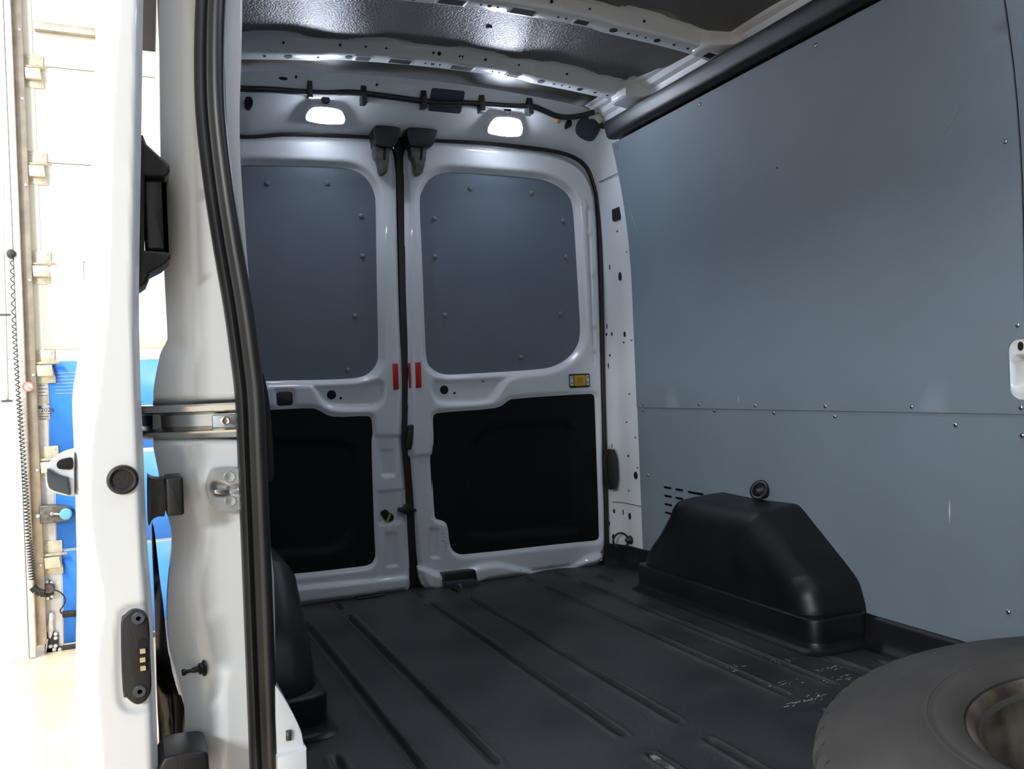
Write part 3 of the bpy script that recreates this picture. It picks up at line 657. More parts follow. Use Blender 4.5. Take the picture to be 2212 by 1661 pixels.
# white cant rail and the black padded rail cover below it
rail_path = [0.0, 0.6, 1.2, 1.8, 2.2, 2.5, 2.7, 2.80, 2.86]
sweep('roof_side_rail', [(1.612, 1.800), (1.622, 1.786), (1.640, 1.782), (1.648, 1.772), (1.664, 1.768), (1.674, 1.752), (1.690, 1.744), (1.700, 1.722), (1.712, 1.700), (1.735, 1.690)], rail_path,
      lambda i: ((0, rail_path[i], 0), (1, 0, 0), (0, 0, 1)), 'white', ceil, angle=0.5)
for y in (2.612, 2.13, 1.64):
    slab('bow_end_gusset', chaikin([(1.60, y - .05), (1.66, y - .075), (1.72, y - .10), (1.735, y + .09), (1.68, y + .06), (1.60, y + .04)], 1), 'Z', 1.722, 1.790, 'white', ceil, 0.012, 3)
rc = [(1.736, 1.656), (1.718, 1.652), (1.700, 1.652), (1.690, 1.655), (1.684, 1.661), (1.681, 1.670), (1.676, 1.690), (1.672, 1.707), (1.673, 1.713), (1.679, 1.717), (1.700, 1.719), (1.736, 1.716)]
pth = [-1.2, 0.4, 1.0, 1.6, 2.0, 2.4, 2.7, 2.79, 2.812]
tr1 = sweep('trim_1', rc, pth, lambda i: ((0, pth[i], 0.0), (1, 0, 0), (0, 0, 1)), 'black', None, closed_prof=True, cap=True)
tag(tr1, 'black padded rail cover along the top of the right wall', kind='structure')
#==PART3==
# ================================================================ LEFT BODY SIDE (rear jamb of the sliding door opening)
wl = empty('wall_left'); tag(wl, 'white left body side with the door jamb and its rubber seal', kind='structure')
JY = 1.40
jl = [(0.0704,1.576),(0.0616,1.356),(0.0552,1.129),(0.0531,1.002),(0.0534,0.904),(0.0541,0.8371),(0.0523,0.823),(0.0424,0.8021),(0.0322,0.7534),(0.0309,0.7346),(0.0283,0.6663),(0.0296,0.6487),(0.0343,0.6169),(0.0375,0.5816),(0.0487,0.5314),(0.0481,0.4999),(0.0419,0.455),(0.0381,0.4065),(0.0397,0.3432),(0.0539,0.2845),(0.0575,0.2415),(0.0544,0.2105),(0.0542,0.1711),(0.0565,0.0727),(0.0562,-0.1104)]
jr = [(0.1714,-0.1458),(0.1721,0.1453),(0.1717,0.4088),(0.1696,0.6279),(0.1692,0.7446),(0.1635,0.8322),(0.1484,0.9484),(0.1356,1.064),(0.1294,1.171),(0.1308,1.244),(0.1389,1.367),(0.1544,1.595)]
crease = spline([(0.1018,1.583),(0.0942,1.346),(0.0896,1.168),(0.0854,1.004),(0.0842,0.8474),(0.0858,0.8175),(0.0752,0.7837),(0.0727,0.7342),(0.0708,0.6671),(0.0766,0.6454),(0.0774,0.6134),(0.0883,0.5485),(0.0886,0.52),(0.0735,0.4544),(0.0709,0.4229),(0.0777,0.3723),(0.0858,0.3213),(0.0881,0.2569),(0.0895,0.2068),(0.0946,0.1622),(0.0996,0.0619),(0.1027,-0.1247)], 6)
crl = [tuple(p) for p in crease]
band = crl + [(-0.3, crl[-1][1]), (-0.3, crl[0][1])]
jout = [tuple(p) for p in spline(jl, 4)] + [tuple(p) for p in spline(jr, 4)]
foot = polyP([(0.1009,0.3294),(0.1545,0.3277),(0.1965,0.3134),(0.1773,-0.1768),(0.0617,-0.1404),(0.0915,0.2063),(0.0895,0.2779)], 2)
trk = [(0.0098,0.7355),(0.0074,0.6718),(0.1815,0.6607),(0.1842,0.7309)]
def jdepth(Q):
    s = sdf(Q, band)
    h = np.where(s < 0, np.minimum(0.9 * -s, 0.10), 0.0) * step(-s, -0.004, 0.012)
    h += 0.004 * np.exp(-(s / 0.006) ** 2)
    h -= 0.010 * press(Q, foot, 0.025)
    h += 0.045 * press(Q, trk, 0.006)
    return h
relief('door_jamb', jout, [], jdepth, 0.006, 'Y', JY, 'white', wl, 0.03)
# body skin and inner side running back to the rear doors
def strip(name, pts, z0, z1, material, par, th=0.004):
    V = []; Fc = []; n = len(pts)
    for x, y in pts: V += [(x, y, z0), (x, y, z1)]
    for x, y in pts[::-1]: V += [(x + th, y, z0), (x + th, y, z1)]
    t = 2 * n
    for i in range(t): Fc.append((2 * i, (2 * i + 2) % (2 * t), (2 * i + 3) % (2 * t), 2 * i + 1))
    Fc.append(tuple(2 * i for i in range(t))); Fc.append(tuple(2 * i + 1 for i in range(t))[::-1])
    return from_data(name, V, Fc, material, par, False)
strip('body_skin', [(0.060, 1.46), (0.082, 2.0), (0.102, 2.5), (0.112, 3.12)], -0.10, 1.85, 'white', wl)
strip('inner_side_panel', [(0.150, 1.42), (0.150, 2.2), (0.150, 2.98)], 0.0, 1.80, 'grey', wl)
box('door_header', (-0.02, -1.25, 1.50), (0.20, 1.43, 1.92), 'white', wl, 0.02)
box('front_side_panel', (-0.06, -1.25, -0.10), (0.06, -0.32, 1.55), 'white', wl, 0.01)
box('wall_front', (-0.06, -1.30, -0.05), (1.85, -1.25, 1.92), 'grey', None)
tag(bpy.data.objects['wall_front'], 'grey bulkhead panel at the front of the cargo space', kind='structure')
# pale inner pillar edge beside the seal
slab('pillar_edge', [tuple(p) for p in spline([(0.1628,1.463),(0.1946,1.469),(0.1875,1.377),(0.1803,1.263),(0.1752,1.188),(0.1737,1.112),(0.1761,1.022),(0.1787,0.94),(0.1833,0.8348),(0.1853,0.7746),(0.1694,0.7751),(0.159,0.9695),(0.1487,1.073),(0.1508,1.223)], 3, True)], 'Y', 1.43, 1.49, 'white', wl, 0.006, 3)
slab('pillar_edge', [(0.1982,0.507),(0.203,0.4375),(0.2018,0.3687),(0.1982,0.2391),(0.1842,0.2417),(0.1871,0.5081)], 'Y', 1.45, 1.50, 'white', wl, 0.003)
# door opening seal: ribbed rubber
gpath = spline([(0.1538,1.577),(0.139,1.383),(0.1327,1.339),(0.1275,1.254),(0.1263,1.169),(0.1326,1.071),(0.143,0.9721),(0.1554,0.8729),(0.1627,0.7945),(0.1671,0.7301),(0.1674,0.6301),(0.1675,0.473),(0.1673,0.3088),(0.167,0.1582),(0.1667,0.059),(0.1664,-0.1265)], 8)
gprof = [(-0.0215, 0.012), (-0.022, -0.004), (-0.019, -0.012), (-0.0135, -0.016), (-0.009, -0.013), (-0.006, -0.008), (-0.002, -0.010), (0.002, -0.015), (0.008, -0.019), (0.014, -0.018), (0.019, -0.012), (0.0215, -0.002), (0.021, 0.012)]
def gframe(i):
    a, b = gpath[max(i - 1, 0)], gpath[min(i + 1, len(gpath) - 1)]; t = (b - a) / np.linalg.norm(b - a)
    return (gpath[i][0], 1.375, gpath[i][1]), Vector((-t[1], 0, t[0])), Vector((0, 1, 0))
sl_ = sweep('door_seal', gprof, gpath, gframe, 'rubber', wl, angle=1.2); sl_['label'] = 'black ribbed rubber door seal'
# trim pieces just inside the seal
slab('grab_cover', chaikin([(0.1898,0.7741),(0.1953,0.765),(0.2004,0.7288),(0.2029,0.6986),(0.204,0.6158),(0.2033,0.5971),(0.1937,0.5941),(0.18,0.5953),(0.1803,0.752)], 2), 'Y', 1.41, 1.47, 'black', wl, 0.006, 3)
sill = slab('sill_corner', chaikin([(0.1845,0.2873),(0.1899,0.2821),(0.2074,0.2473),(0.2203,0.2146),(0.224,0.2009),(0.2268,0.1642),(0.2241,0.0782),(0.1816,0.0884)], 1), 'Y', 1.36, 1.46, 'white', wl, 0.005, 3)
slab('sill_lip', [(0.1823,0.1818),(0.2272,0.1852),(0.2249,0.0538),(0.1792,0.0652)], 'Y', 1.345, 1.44, 'white', wl, 0.004)
slab('hole', [(0.1986,0.215),(0.2063,0.2149),(0.2058,0.2),(0.1981,0.2001)], 'Y', 1.362, 1.3545, 'latch', wl)
slab('edge_plate', chaikin([(0.147,0.5462),(0.1553,0.5454),(0.1527,0.4776),(0.1486,0.4774)], 0), 'Y', 1.41, 1.375, 'black', wl, 0.002)
# chrome sliding-door track let into the jamb
tx = [(-0.000, 1.62), (0.010, 1.54), (0.022, 1.482), (0.040, 1.448), (0.065, 1.428), (0.10, 1.415), (0.145, 1.405), (0.17, 1.40)]
tx = [tuple(p) for p in spline(tx, 5)]
def tframe(i):
    a, b = np.array(tx[max(i - 1, 0)]), np.array(tx[min(i + 1, len(tx) - 1)]); t = (b - a) / np.linalg.norm(b - a)
    return (tx[i][0], tx[i][1], 0.0), Vector((-t[1], t[0], 0)) * -1, Vector((0, 0, 1))
ztop, zbot = [(0.1085,0.724),(0.1065,0.6694)][0][1], [(0.1085,0.724),(0.1065,0.6694)][1][1]
H = ztop - zbot
tprof = [(-0.022, ztop + .001), (0.016, ztop), (0.018, ztop - .003), (0.017, ztop - 0.20 * H), (0.013, ztop - 0.235 * H), (-0.012, ztop - 0.26 * H), (-0.014, ztop - 0.30 * H), (-0.014, ztop - 0.64 * H), (-0.010, ztop - 0.68 * H), (0.014, ztop - 0.72 * H), (0.019, ztop - 0.76 * H), (0.018, ztop - 0.82 * H), (0.008, ztop - 0.95 * H), (-0.005, zbot), (-0.022, zbot - .001)]
tk = sweep('sliding_door_track', tprof, tx, tframe, 'steel', wl, angle=0.6); tk['label'] = 'chrome steel sliding door track'
pl = slab('track_plate', rrect(*(lambda a, b: (a[0], b[0], b[1], a[1]))(*[(0.1136,0.7058),(0.1486,0.6859)]), 0.002), 'Y', 1.42, 1.404, 'zinc', tk, 0.001)
(bx_, bz_), = [(0.1319,0.6963)]
lathe('track_bolt', [(0.0, 0.001), (0.003, 0.001), (0.0032, 0.007), (0.0052, 0.008), (0.0055, 0.002), (0.0072, 0.0015), (0.0072, -0.002)], (bx_, 1.404, bz_), (0, -1, 0), 'steel', tk, 18)
# latch striker plate
sp_out = chaikin([(0.1057,0.6234),(0.1159,0.6269),(0.1566,0.6238),(0.154,0.556),(0.1147,0.5597),(0.1056,0.567),(0.0991,0.5887),(0.099,0.6028)], 2)
so = chaikin([(0.1049,0.6023),(0.1125,0.608),(0.1252,0.6042),(0.135,0.5962),(0.1523,0.6019),(0.155,0.5816),(0.1379,0.5817),(0.1275,0.577),(0.1108,0.5813),(0.1051,0.5903)], 2)
st_ = relief('striker_plate', sp_out, [], lambda Q: 0.010 * press(Q, so, 0.008), 0.0022, 'Y', 1.378, 'zinc', wl, 0.02); st_['label'] = 'zinc plated latch striker plate'
slab('striker_bolt', chaikin([(0.1086,0.5921),(0.1113,0.594),(0.1294,0.5924),(0.132,0.5894),(0.1291,0.5839),(0.1103,0.5856)], 1), 'Y', 1.392, 1.376, 'steel', st_, 0.002)
for c in [(0.1325,0.611),(0.1324,0.5734)]:
    lathe('striker_screw', [(0.0, -0.002), (0.0028, -0.002), (0.003, 0.0015), (0.0078, 0.002), (0.0084, 0.001), (0.0084, -0.002)], (c[0], 1.378, c[1]), (0, -1, 0), 'zinc', st_, 18)
# rubber bump stop
(px_, pz_), = [(0.0871,0.3182)]
bs = lathe('bump_stop', [(0.0, 0.0), (0.0125, 0.0), (0.0125, 0.003), (0.0085, 0.004), (0.0085, 0.008), (0.0048, 0.009), (0.004, 0.018), (0.0028, 0.020), (0.003, 0.027), (0.005, 0.029), (0.005, 0.033), (0.0, 0.033)], (px_, 1.405, pz_), (-1.0, -0.25, 0.0), 'black', wl, 18); bs['label'] = 'black rubber bump stop'
# glossy dark rear quarter moulding seen through the gap beside the door
mg = spline([(0.0247,0.5165),(0.0279,0.5025),(0.0331,0.4211),(0.0368,0.3802),(0.0413,0.2986),(0.0512,0.2401),(0.0644,0.1889),(0.067,0.1557),(0.056,0.0847),(0.0494,-0.0112),(0.0137,-0.0025),(0.0221,0.1244),(0.0206,0.2052),(0.022,0.3017),(0.0227,0.3821),(0.0226,0.4789)], 3, True)
slab('quarter_moulding', [tuple(p) for p in mg], 'Y', 1.60, 1.72, mat('gloss_black_moulding', (0.006, 0.005, 0.006), 0.08, coat=0.5), wl, 0.006, 3)

# ================================================================ SLIDING DOOR
d3 = empty('door_3'); tag(d3, 'white sliding side door pushed open, seen at its edge', kind='structure')
so_l = [(-0.0087,1.5),(-0.026,1.292),(-0.0383,1.094),(-0.0533,0.9288),(-0.0646,0.8154),(-0.0747,0.7529),(-0.0769,0.7217),(-0.0766,0.6528),(-0.0777,0.5591),(-0.0805,0.4656),(-0.0855,0.3727),(-0.0918,0.2425),(-0.1022,-0.0027)]
so_r = [(0.0115,-0.0376),(0.015,0.2191),(0.0157,0.3359),(0.0152,0.4523),(0.0123,0.5495),(0.0123,0.6786),(0.0123,0.7754),(0.0158,0.9045),(0.0272,1.132),(0.0358,1.302),(0.0483,1.512)]
sc_ = spline([(0.0148,1.505),(-0.0001,1.29),(-0.0094,1.192),(-0.017,1.096),(-0.0279,0.9039),(-0.0337,0.8403),(-0.0403,0.7833),(-0.0478,0.7329),(-0.0556,0.6891),(-0.0595,0.6453),(-0.0613,0.5951),(-0.0604,0.5572),(-0.0558,0.5126),(-0.0508,0.4773),(-0.0508,0.4457),(-0.0569,0.4182),(-0.0608,0.3874),(-0.0616,0.3497),(-0.0605,0.2866),(-0.0595,0.2354),(-0.0645,-0.0143)], 6)
sb_ = [tuple(p) for p in sc_] + [(-0.4, sc_[-1][1]), (-0.4, sc_[0][1])]
pout = [tuple(p) for p in spline(so_l, 5)] + [tuple(p) for p in spline(so_r, 5)]
pstep = polyP([(0.0587,0.4495),(-0.0012,0.4558),(-0.0236,0.4513),(-0.0312,0.4333),(-0.0366,0.3326),(-0.0289,0.3057),(-0.007,0.2983),(0.0527,0.29)], 1)
def sdepth(Q):
    s = sdf(Q, sb_); e = -sdf(Q, pout)
    h = 0.030 * (1 - step(s, -0.022, 0.004)) + 0.004 * np.exp(-((s + 0.024) / 0.005) ** 2)
    h += 0.020 * (1 - step(e, 0, 0.010))
    h += 0.004 * press(Q, pstep, 0.006)
    return h
relief('door_shell', pout, [], sdepth, 0.0045, 'Y', 1.30, 'white', d3, 1.15)
(hx, hz), = [(-0.0155,0.6253)]
bc = lathe('guide_socket', [(0.0, -0.0045), (0.0125, -0.0045), (0.0138, -0.0065), (0.0165, -0.008), (0.0195, -0.007), (0.0205, -0.003), (0.0205, 0.008)], (hx, 1.302, hz), (0, 1, 0), 'black', d3, 32); bc['label'] = 'black round guide socket'
cp = slab('contact_plate', [tuple(p) for p in spline([(-0.0251,0.426),(-0.0194,0.4392),(-0.011,0.445),(-0.0016,0.4443),(0.0064,0.4374),(0.0106,0.4239),(0.0105,0.3884),(0.0104,0.3368),(0.0057,0.3222),(-0.0034,0.3149),(-0.0122,0.3166),(-0.0212,0.3265),(-0.026,0.337)], 3, True)], 'Y', 1.312, 1.294, 'black', d3, 0.003, 3); cp['label'] = 'black contact plate with three pins'
slab('contact_recess', chaikin([(-0.0056,0.4005),(-0.0013,0.4062),(0.0062,0.4038),(0.0083,0.3958),(0.0083,0.365),(0.0051,0.3578),(-0.0025,0.3592),(-0.0062,0.3675)], 1), 'Y', 1.296, 1.2925, 'dark', cp)
for c in [(0.001,0.3894),(0.0005,0.3774),(0.0007,0.3659)]:
    box('contact_pin', (c[0] - .0035, 1.286, c[1] - .0035), (c[0] + .0035, 1.296, c[1] + .0035), 'gold', cp, 0.001)
for c in [(-0.0027,0.4335),(-0.0046,0.333)]:
    lathe('plate_screw', [(0.0, 0.0), (0.003, 0.0), (0.0032, 0.003), (0.0075, 0.003), (0.009, 0.001), (0.009, -0.003)], (c[0], 1.294, c[1]), (0, -1, 0), 'darkgrey', cp, 18)
# inner pull handle (black, towards the van)
gh = slab('inner_handle', [tuple(p) for p in [(0.0222,1.116),(0.0285,1.117),(0.033,1.104),(0.0622,1.076),(0.0631,1.067),(0.0604,1.061),(0.0565,1.058),(0.0288,1.058),(0.0248,0.9497),(0.0537,0.9484),(0.0599,0.9458),(0.059,0.9389),(0.0491,0.9278),(0.0317,0.918),(0.0255,0.9023),(0.0147,0.894)]], 'Y', 1.34, 1.42, 'black', d3, 0.005, 3); gh['label'] = 'black inner pull handle'
slab('handle_grip', rrect(*(lambda a, b: (a[0], b[0], b[1], a[1]))(*[(0.0263,1.056),(0.0567,0.9514)]), 0.006), 'Y', 1.352, 1.40, 'black', gh, 0.005, 3)
slab('handle_rib', rrect(*(lambda a, b: (a[0], b[0], b[1], a[1]))(*[(0.0534,1.051),(0.0552,0.9489)]), 0.003), 'Y', 1.345, 1.36, 'rubber', gh, 0.003)
# roller arms
ra = slab('roller_arm', [tuple(p) for p in chaikin([(0.0166,0.627),(0.0183,0.6215),(0.0332,0.6169),(0.0401,0.6184),(0.0394,0.5653),(0.0282,0.5664),(0.0205,0.5631),(0.0164,0.5541),(0.0146,0.5556)], 1)], 'Y', 1.33, 1.40, 'black', d3, 0.004, 3); ra['label'] = 'black roller arm reaching the track'
slab('roller_block', rrect(*(lambda a, b: (a[0], b[0], b[1], a[1]))(*[(0.0398,0.621),(0.0635,0.5655)]), 0.004), 'Y', 1.325, 1.40, 'black', ra, 0.004, 3)
lr = slab('lower_roller_arm', chaikin([(0.0144,0.2287),(0.0523,0.229),(0.0793,0.2262),(0.0828,0.2158),(0.0818,0.1539),(0.0122,0.1697)], 1), 'Y', 1.31, 1.40, 'black', d3, 0.005, 3)
# outer handle: a loop with a finger hollow
oh = [tuple(p) for p in spline([(-0.0755,0.6661),(-0.087,0.6644),(-0.0995,0.6601),(-0.1077,0.6512),(-0.1109,0.6394),(-0.1114,0.6249),(-0.1094,0.6184),(-0.1013,0.612),(-0.089,0.6071),(-0.0777,0.6048)], 4)]
hd = slab('outer_handle', oh, 'Y', 1.33, 1.46, 'white', d3, 0.012, 4); hd['label'] = 'white outer pull handle with dark grip insert'
slab('grip_insert', [tuple(p) for p in spline([(-0.1092,0.646),(-0.0988,0.6389),(-0.0878,0.6335),(-0.0828,0.63),(-0.0813,0.6082),(-0.0886,0.6095),(-0.1008,0.615),(-0.1083,0.6219)], 3, True)], 'Y', 1.335, 1.322, 'darkgrey', hd, 0.003)
slab('finger_hollow', [tuple(p) for p in spline([(-0.0973,0.6508),(-0.0937,0.6562),(-0.0857,0.6582),(-0.0778,0.6576),(-0.0778,0.6436),(-0.0874,0.6431),(-0.0952,0.6449)], 3, True)], 'Y', 1.335, 1.3255, 'dark', hd, 0.001)

# ================================================================ WORKSHOP BEHIND THE VAN
GY = 5.66
gf = slab('workshop_floor', [(-9, -4), (6, -4), (6, GY + .3), (-9, GY + .3)], 'Z', -0.76, -0.72, 'gfloor', None, smooth=False); gf.name = 'floor_workshop'
tag(gf, 'glossy beige epoxy workshop floor', kind='structure')
jx = [(-0.5406,1.196)][0][0]
gw = slab('wall_workshop', [(-9, -0.72), (jx - 0.045, -0.72), (jx - 0.045, 4.2), (-9, 4.2)], 'Y', GY, GY + 0.15, 'gwall', None, smooth=False)
tag(gw, 'overexposed white workshop wall at the left', kind='structure')
slab('door_post', [(jx - 0.145, -0.72), (jx - 0.05, -0.72), (jx - 0.05, 4.2), (jx - 0.145, 4.2)], 'Y', GY - 0.04, GY, 'gwall', gw, 0.004)
d4 = empty('door_4'); tag(d4, 'sectional workshop door, cream above and blue below', kind='structure')
SY = GY + 0.05
zs = [p[1] for p in [(-0.486,-0.7012),(-0.466,-0.1332),(-0.4463,0.4231),(-0.4264,0.9867),(-0.4058,1.568),(-0.3852,2.152),(-0.3651,2.721)]]
zs[0] = -0.70
zs.append(zs[-1] + (zs[-1] - zs[-2]) * 0.98)
sx0 = [(-0.5098,1.2)][0][0]; sx1 = 3.2
stx = [(-0.4405,0.927)][0][0]
wz1, wz0 = [(-0.4186,1.549)][0][1], [(-0.4352,1.08)][0][1]
wins = [([(-0.4309,1.336)][0][0], [(-0.2652,1.337)][0][0]), ([(-0.0363,1.337)][0][0], [(0.2732,1.338)][0][0])]
for k in range(len(zs) - 1):
    z0, z1 = zs[k] + 0.004, zs[k + 1] - 0.004
    blue = k < 3
    hs = [rrect(a, b, wz0, wz1, 0.02, 3) for a, b in wins] if k == 3 else []
    pan = relief('door_section', [(sx0, z0), (sx1, z0), (sx1, z1), (sx0, z1)], hs, flat0, 0.15, 'Y', SY, 'gsec', d4, 0.04)
    pan['label'] = 'blue sheeted door section' if blue else 'cream door section'
    if blue:
        slab('blue_sheet', [(stx - 0.012 + 0.018 * (2 - k), z0 + (0.012 if k != 1 else 0.0)), (sx1, z0 + 0.012), (sx1, z1 - 0.004), (stx - 0.005 + 0.018 * (2 - k), z1 - 0.004)], 'Y', SY - 0.004, SY - 0.0005, 'blue', pan)
        if k == 2:
            for q in range(7):
                zq = z1 - 0.075 - q * 0.020
                slab('sheet_rib', [(stx + 0.03, zq), (stx + 0.45 - 0.03 * (q % 3), zq), (stx + 0.45 - 0.03 * (q % 3), zq + 0.002), (stx + 0.03, zq + 0.002)], 'Y', SY - 0.0055, SY - 0.004, 'label', pan)
    slab('end_stile', [(sx0 - 0.002, z0), (stx - 0.015 + (0.018 * (2 - k) if blue else 0), z0), (stx - 0.015 + (0.018 * (2 - k) if blue else 0), z1), (sx0 - 0.002, z1)], 'Y', SY - 0.006, SY - 0.001, 'gstile' if blue else 'gsec', pan, 0.001)
    if k == 3:
        for (a, b) in wins:
            fr = relief('window_frame', rrect(a - 0.03, b + 0.03, wz0 - 0.03, wz1 + 0.03, 0.02, 3), [rrect(a + .008, b - .008, wz0 + .008, wz1 - .008, 0.02, 3)], flat0, 0.05, 'Y', SY - 0.008, 'pinkframe', pan, 0.012)
            slab('window_pane', rrect(a, b, wz0, wz1, 0.02, 3), 'Y', SY + 0.012, SY + 0.018, 'pane', pan)
    # hinge and roller on the stile at the top joint of this section
    hz_ = zs[k + 1]
    hx_ = sx0 + 0.055
    hg = slab('hinge', [(hx_ - 0.05, hz_ - 0.135), (hx_ + 0.05, hz_ - 0.135), (hx_ + 0.05, hz_ - 0.105), (hx_ + 0.036, hz_ - 0.03), (hx_ + 0.05, hz_ - 0.02), (hx_ + 0.05, hz_ + 0.06), (hx_ - 0.05, hz_ + 0.06), (hx_ - 0.05, hz_ - 0.02), (hx_ - 0.036, hz_ - 0.03), (hx_ - 0.05, hz_ - 0.105)], 'Y', SY - 0.012, SY - 0.006, 'brass', pan, 0.001)
    slab('hinge_roller_bracket', [(hx_ - 0.042, hz_ - 0.095), (hx_ + 0.042, hz_ - 0.095), (hx_ + 0.036, hz_ - 0.03), (hx_ - 0.046, hz_ - 0.03)], 'Y', SY - 0.052, SY - 0.012, 'brass', hg, 0.006)
    tube('roller_shaft', [(hx_ - 0.125, SY - 0.03, hz_ - 0.018), (hx_ + 0.075, SY - 0.03, hz_ - 0.018)], 0.009, 'brass', hg, 10)
    for dx_, dz_ in ((-0.03, -0.12), (0.032, -0.12), (-0.03, 0.042), (0.032, 0.042)):
        lathe('hinge_screw', [(0, .004), (.006, .003), (.0085, 0)], (hx_ + dx_, SY - 0.012, hz_ + dz_), (0, -1, 0), 'zinc', hg, 8)
slab('top_strut', [(stx, zs[-2] + 0.20), (sx1, zs[-2] + 0.20), (sx1, zs[-2] + 0.245), (stx, zs[-2] + 0.245)], 'Y', SY - 0.05, SY, 'gtrack', d4, 0.004)
slab('bottom_seal', [(sx0, -0.72), (sx1, -0.72), (sx1, zs[0] + 0.006), (sx0, zs[0] + 0.006)], 'Y', SY - 0.02, SY + 0.05, 'rubber', d4, 0.004)
# labels on the stile
lb = slab('paper_label', [(p[0], p[1]) for p in [(-0.5013,0.8744),(-0.4443,0.867),(-0.4419,0.7309),(-0.5013,0.739)]], 'Y', SY - 0.0075, SY - 0.006, 'label', d4)
lb2 = slab('paper_label', [(p[0], p[1]) for p in [(-0.5017,0.7282),(-0.4422,0.7227),(-0.4405,0.6356),(-0.5048,0.639)]], 'Y', SY - 0.0075, SY - 0.006, 'label', d4)
def text(s, x, z, size, par, y):
    c = bpy.data.curves.new('t', 'FONT'); c.body = s; c.size = size; c.extrude = 0.0003
    o = bpy.data.objects.new('t', c); COL.objects.link(o)
    bpy.context.view_layer.update()
    me = bpy.data.meshes.new_from_object(o.evaluated_get(bpy.context.evaluated_depsgraph_get())); bpy.data.objects.remove(o)
    for v in me.vertices: v.co = Vector((x + v.co.x, y - v.co.z, z + v.co.y))
    q = me_obj('printed_text', me, 'ink', par, False); return q
(a, b), = [(-0.489,0.6842)]; text('2026', a, b, 0.034, lb2, SY - 0.008)
slab('printed_mark', [(a - .012, b + .02), (a + .004, b + .02), (a + .004, b + .036), (a - .012, b + .036)], 'Y', SY - .0085, SY - .0075, 'ink', lb2)
for q in range(3): slab('printed_line', [(a - .008, b - .012 - q * .016), (a + .05 - q * .012, b - .012 - q * .016), (a + .05 - q * .012, b - .009 - q * .016), (a - .008, b - .009 - q * .016)], 'Y', SY - .0085, SY - .0075, 'ink', lb2)
(a, b), = [(-0.4948,0.8579)]
for q in range(5): slab('printed_line', [(a, b - q * .02), (a + .045 - .01 * (q % 2), b - q * .02), (a + .045 - .01 * (q % 2), b + .003 - q * .02), (a, b + .003 - q * .02)], 'Y', SY - .0085, SY - .0075, 'ink', lb)
# vertical track of the workshop door
tkx = [[(-0.4821,2.957)][0][0], [(-0.54,-0.6952)][0][0]]
gt = empty('trim_2'); tag(gt, 'steel vertical guide track of the workshop door', kind='structure')
slab('track_flange', [(jx - 0.044, -0.715), (jx - 0.014, -0.715), (jx - 0.014, 3.6), (jx - 0.044, 3.6)], 'Y', GY - 0.055, GY - 0.035, 'gstile', gt, 0.003)
slab('track_channel', [(jx - 0.012, -0.66), (jx + 0.040, -0.66), (jx + 0.040, 3.6), (jx - 0.012, 3.6)], 'Y', GY - 0.01, GY + 0.02, 'gtrack', gt, 0.004)
slab('track_lip', [(jx - 0.016, -0.66), (jx - 0.008, -0.66), (jx - 0.008, 3.6), (jx - 0.016, 3.6)], 'Y', GY - 0.055, GY - 0.01, 'gtrack', gt, 0.003)
for z in (-0.2, 0.35, 0.9, 1.45, 2.0, 2.5, 2.9):
    lathe('track_bolt', [(0, .008), (.008, .007), (.011, 0)], (jx + 0.026, GY - 0.01, z), (0, -1, 0), 'zinc', gt, 10)
# bottom corner fittings
cf = slab('corner_fitting', [(p[0], p[1]) for p in [(-0.5096,-0.6003),(-0.443,-0.6106),(-0.4448,-0.7298),(-0.5185,-0.7177)]], 'Y', SY - 0.02, SY - 0.007, 'black', d4, 0.002)
for c in [(-0.4569,-0.6168),(-0.4577,-0.641),(-0.4856,-0.6853),(-0.4593,-0.6868),(-0.4672,-0.7071),(-0.4386,-0.7118)]: lathe('fitting_bolt', [(0, .008), (.010, .006), (.013, 0)], (c[0], SY - .02, c[1]), (0, -1, 0), 'zinc', cf, 10)
lf = slab('lift_bracket', [(p[0], p[1]) for p in [(-0.4835,-0.4911),(-0.4666,-0.4854),(-0.4602,-0.508),(-0.4664,-0.5477),(-0.4654,-0.5884),(-0.4816,-0.64),(-0.4956,-0.6324),(-0.5005,-0.5695),(-0.4925,-0.5438)]], 'Y', SY - 0.03, SY - 0.012, 'zinc', d4, 0.004)
tube('lift_cable', [(*[(-0.4964,-0.6325)][0][:1], GY, [(-0.4964,-0.6325)][0][1]), ([(-0.511,-0.7108)][0][0], GY, [(-0.511,-0.7108)][0][1])], 0.004, 'zinc', lf, 6)

# ---- workshop things on and beside that door
bl = empty('slide_bolt_lock', (jx + 0.06, GY - 0.06, 0.2)); tag(bl, 'dark slide bolt lock with light blue knob on the workshop door', 'door lock')
bp_ = [(-0.5087,0.1472),(-0.4242,0.1419),(-0.3488,0.1214),(-0.3488,0.0541),(-0.3562,0.0468),(-0.4278,0.0406),(-0.5076,0.0435)]
child_of(slab('lock_body', bp_, 'Y', SY - 0.10, SY - 0.012, 'latch', None, 0.008, 3), bl)
kx, kz = [(-0.3726,0.0885)][0]
child_of(lathe('knob', [(0, .022), (.026, .020), (.033, .012), (.033, 0), (0.0, 0)], (kx, SY - 0.115, kz), (0, -1, 0), 'bluek', None, 24), bl)
(ax_, az_), = [(-0.4456,0.0957)]
child_of(tube('bolt_rod', [(ax_, SY - 0.115, az_), (kx, SY - 0.115, kz)], 0.006, 'steel', None, 8), bl)
child_of(lathe('bolt_stop', [(0, .006), (.010, .006), (.012, 0), (.012, -.012)], (ax_, SY - 0.10, az_), (0, -1, 0), 'steel', None, 14), bl)
(ax_, az_), = [(-0.5154,0.0894)]
child_of(lathe('rivet', [(0, .008), (.010, .006), (.013, -.004)], (ax_, SY - 0.10, az_), (0, -1, 0), 'zinc', None, 12), bl)
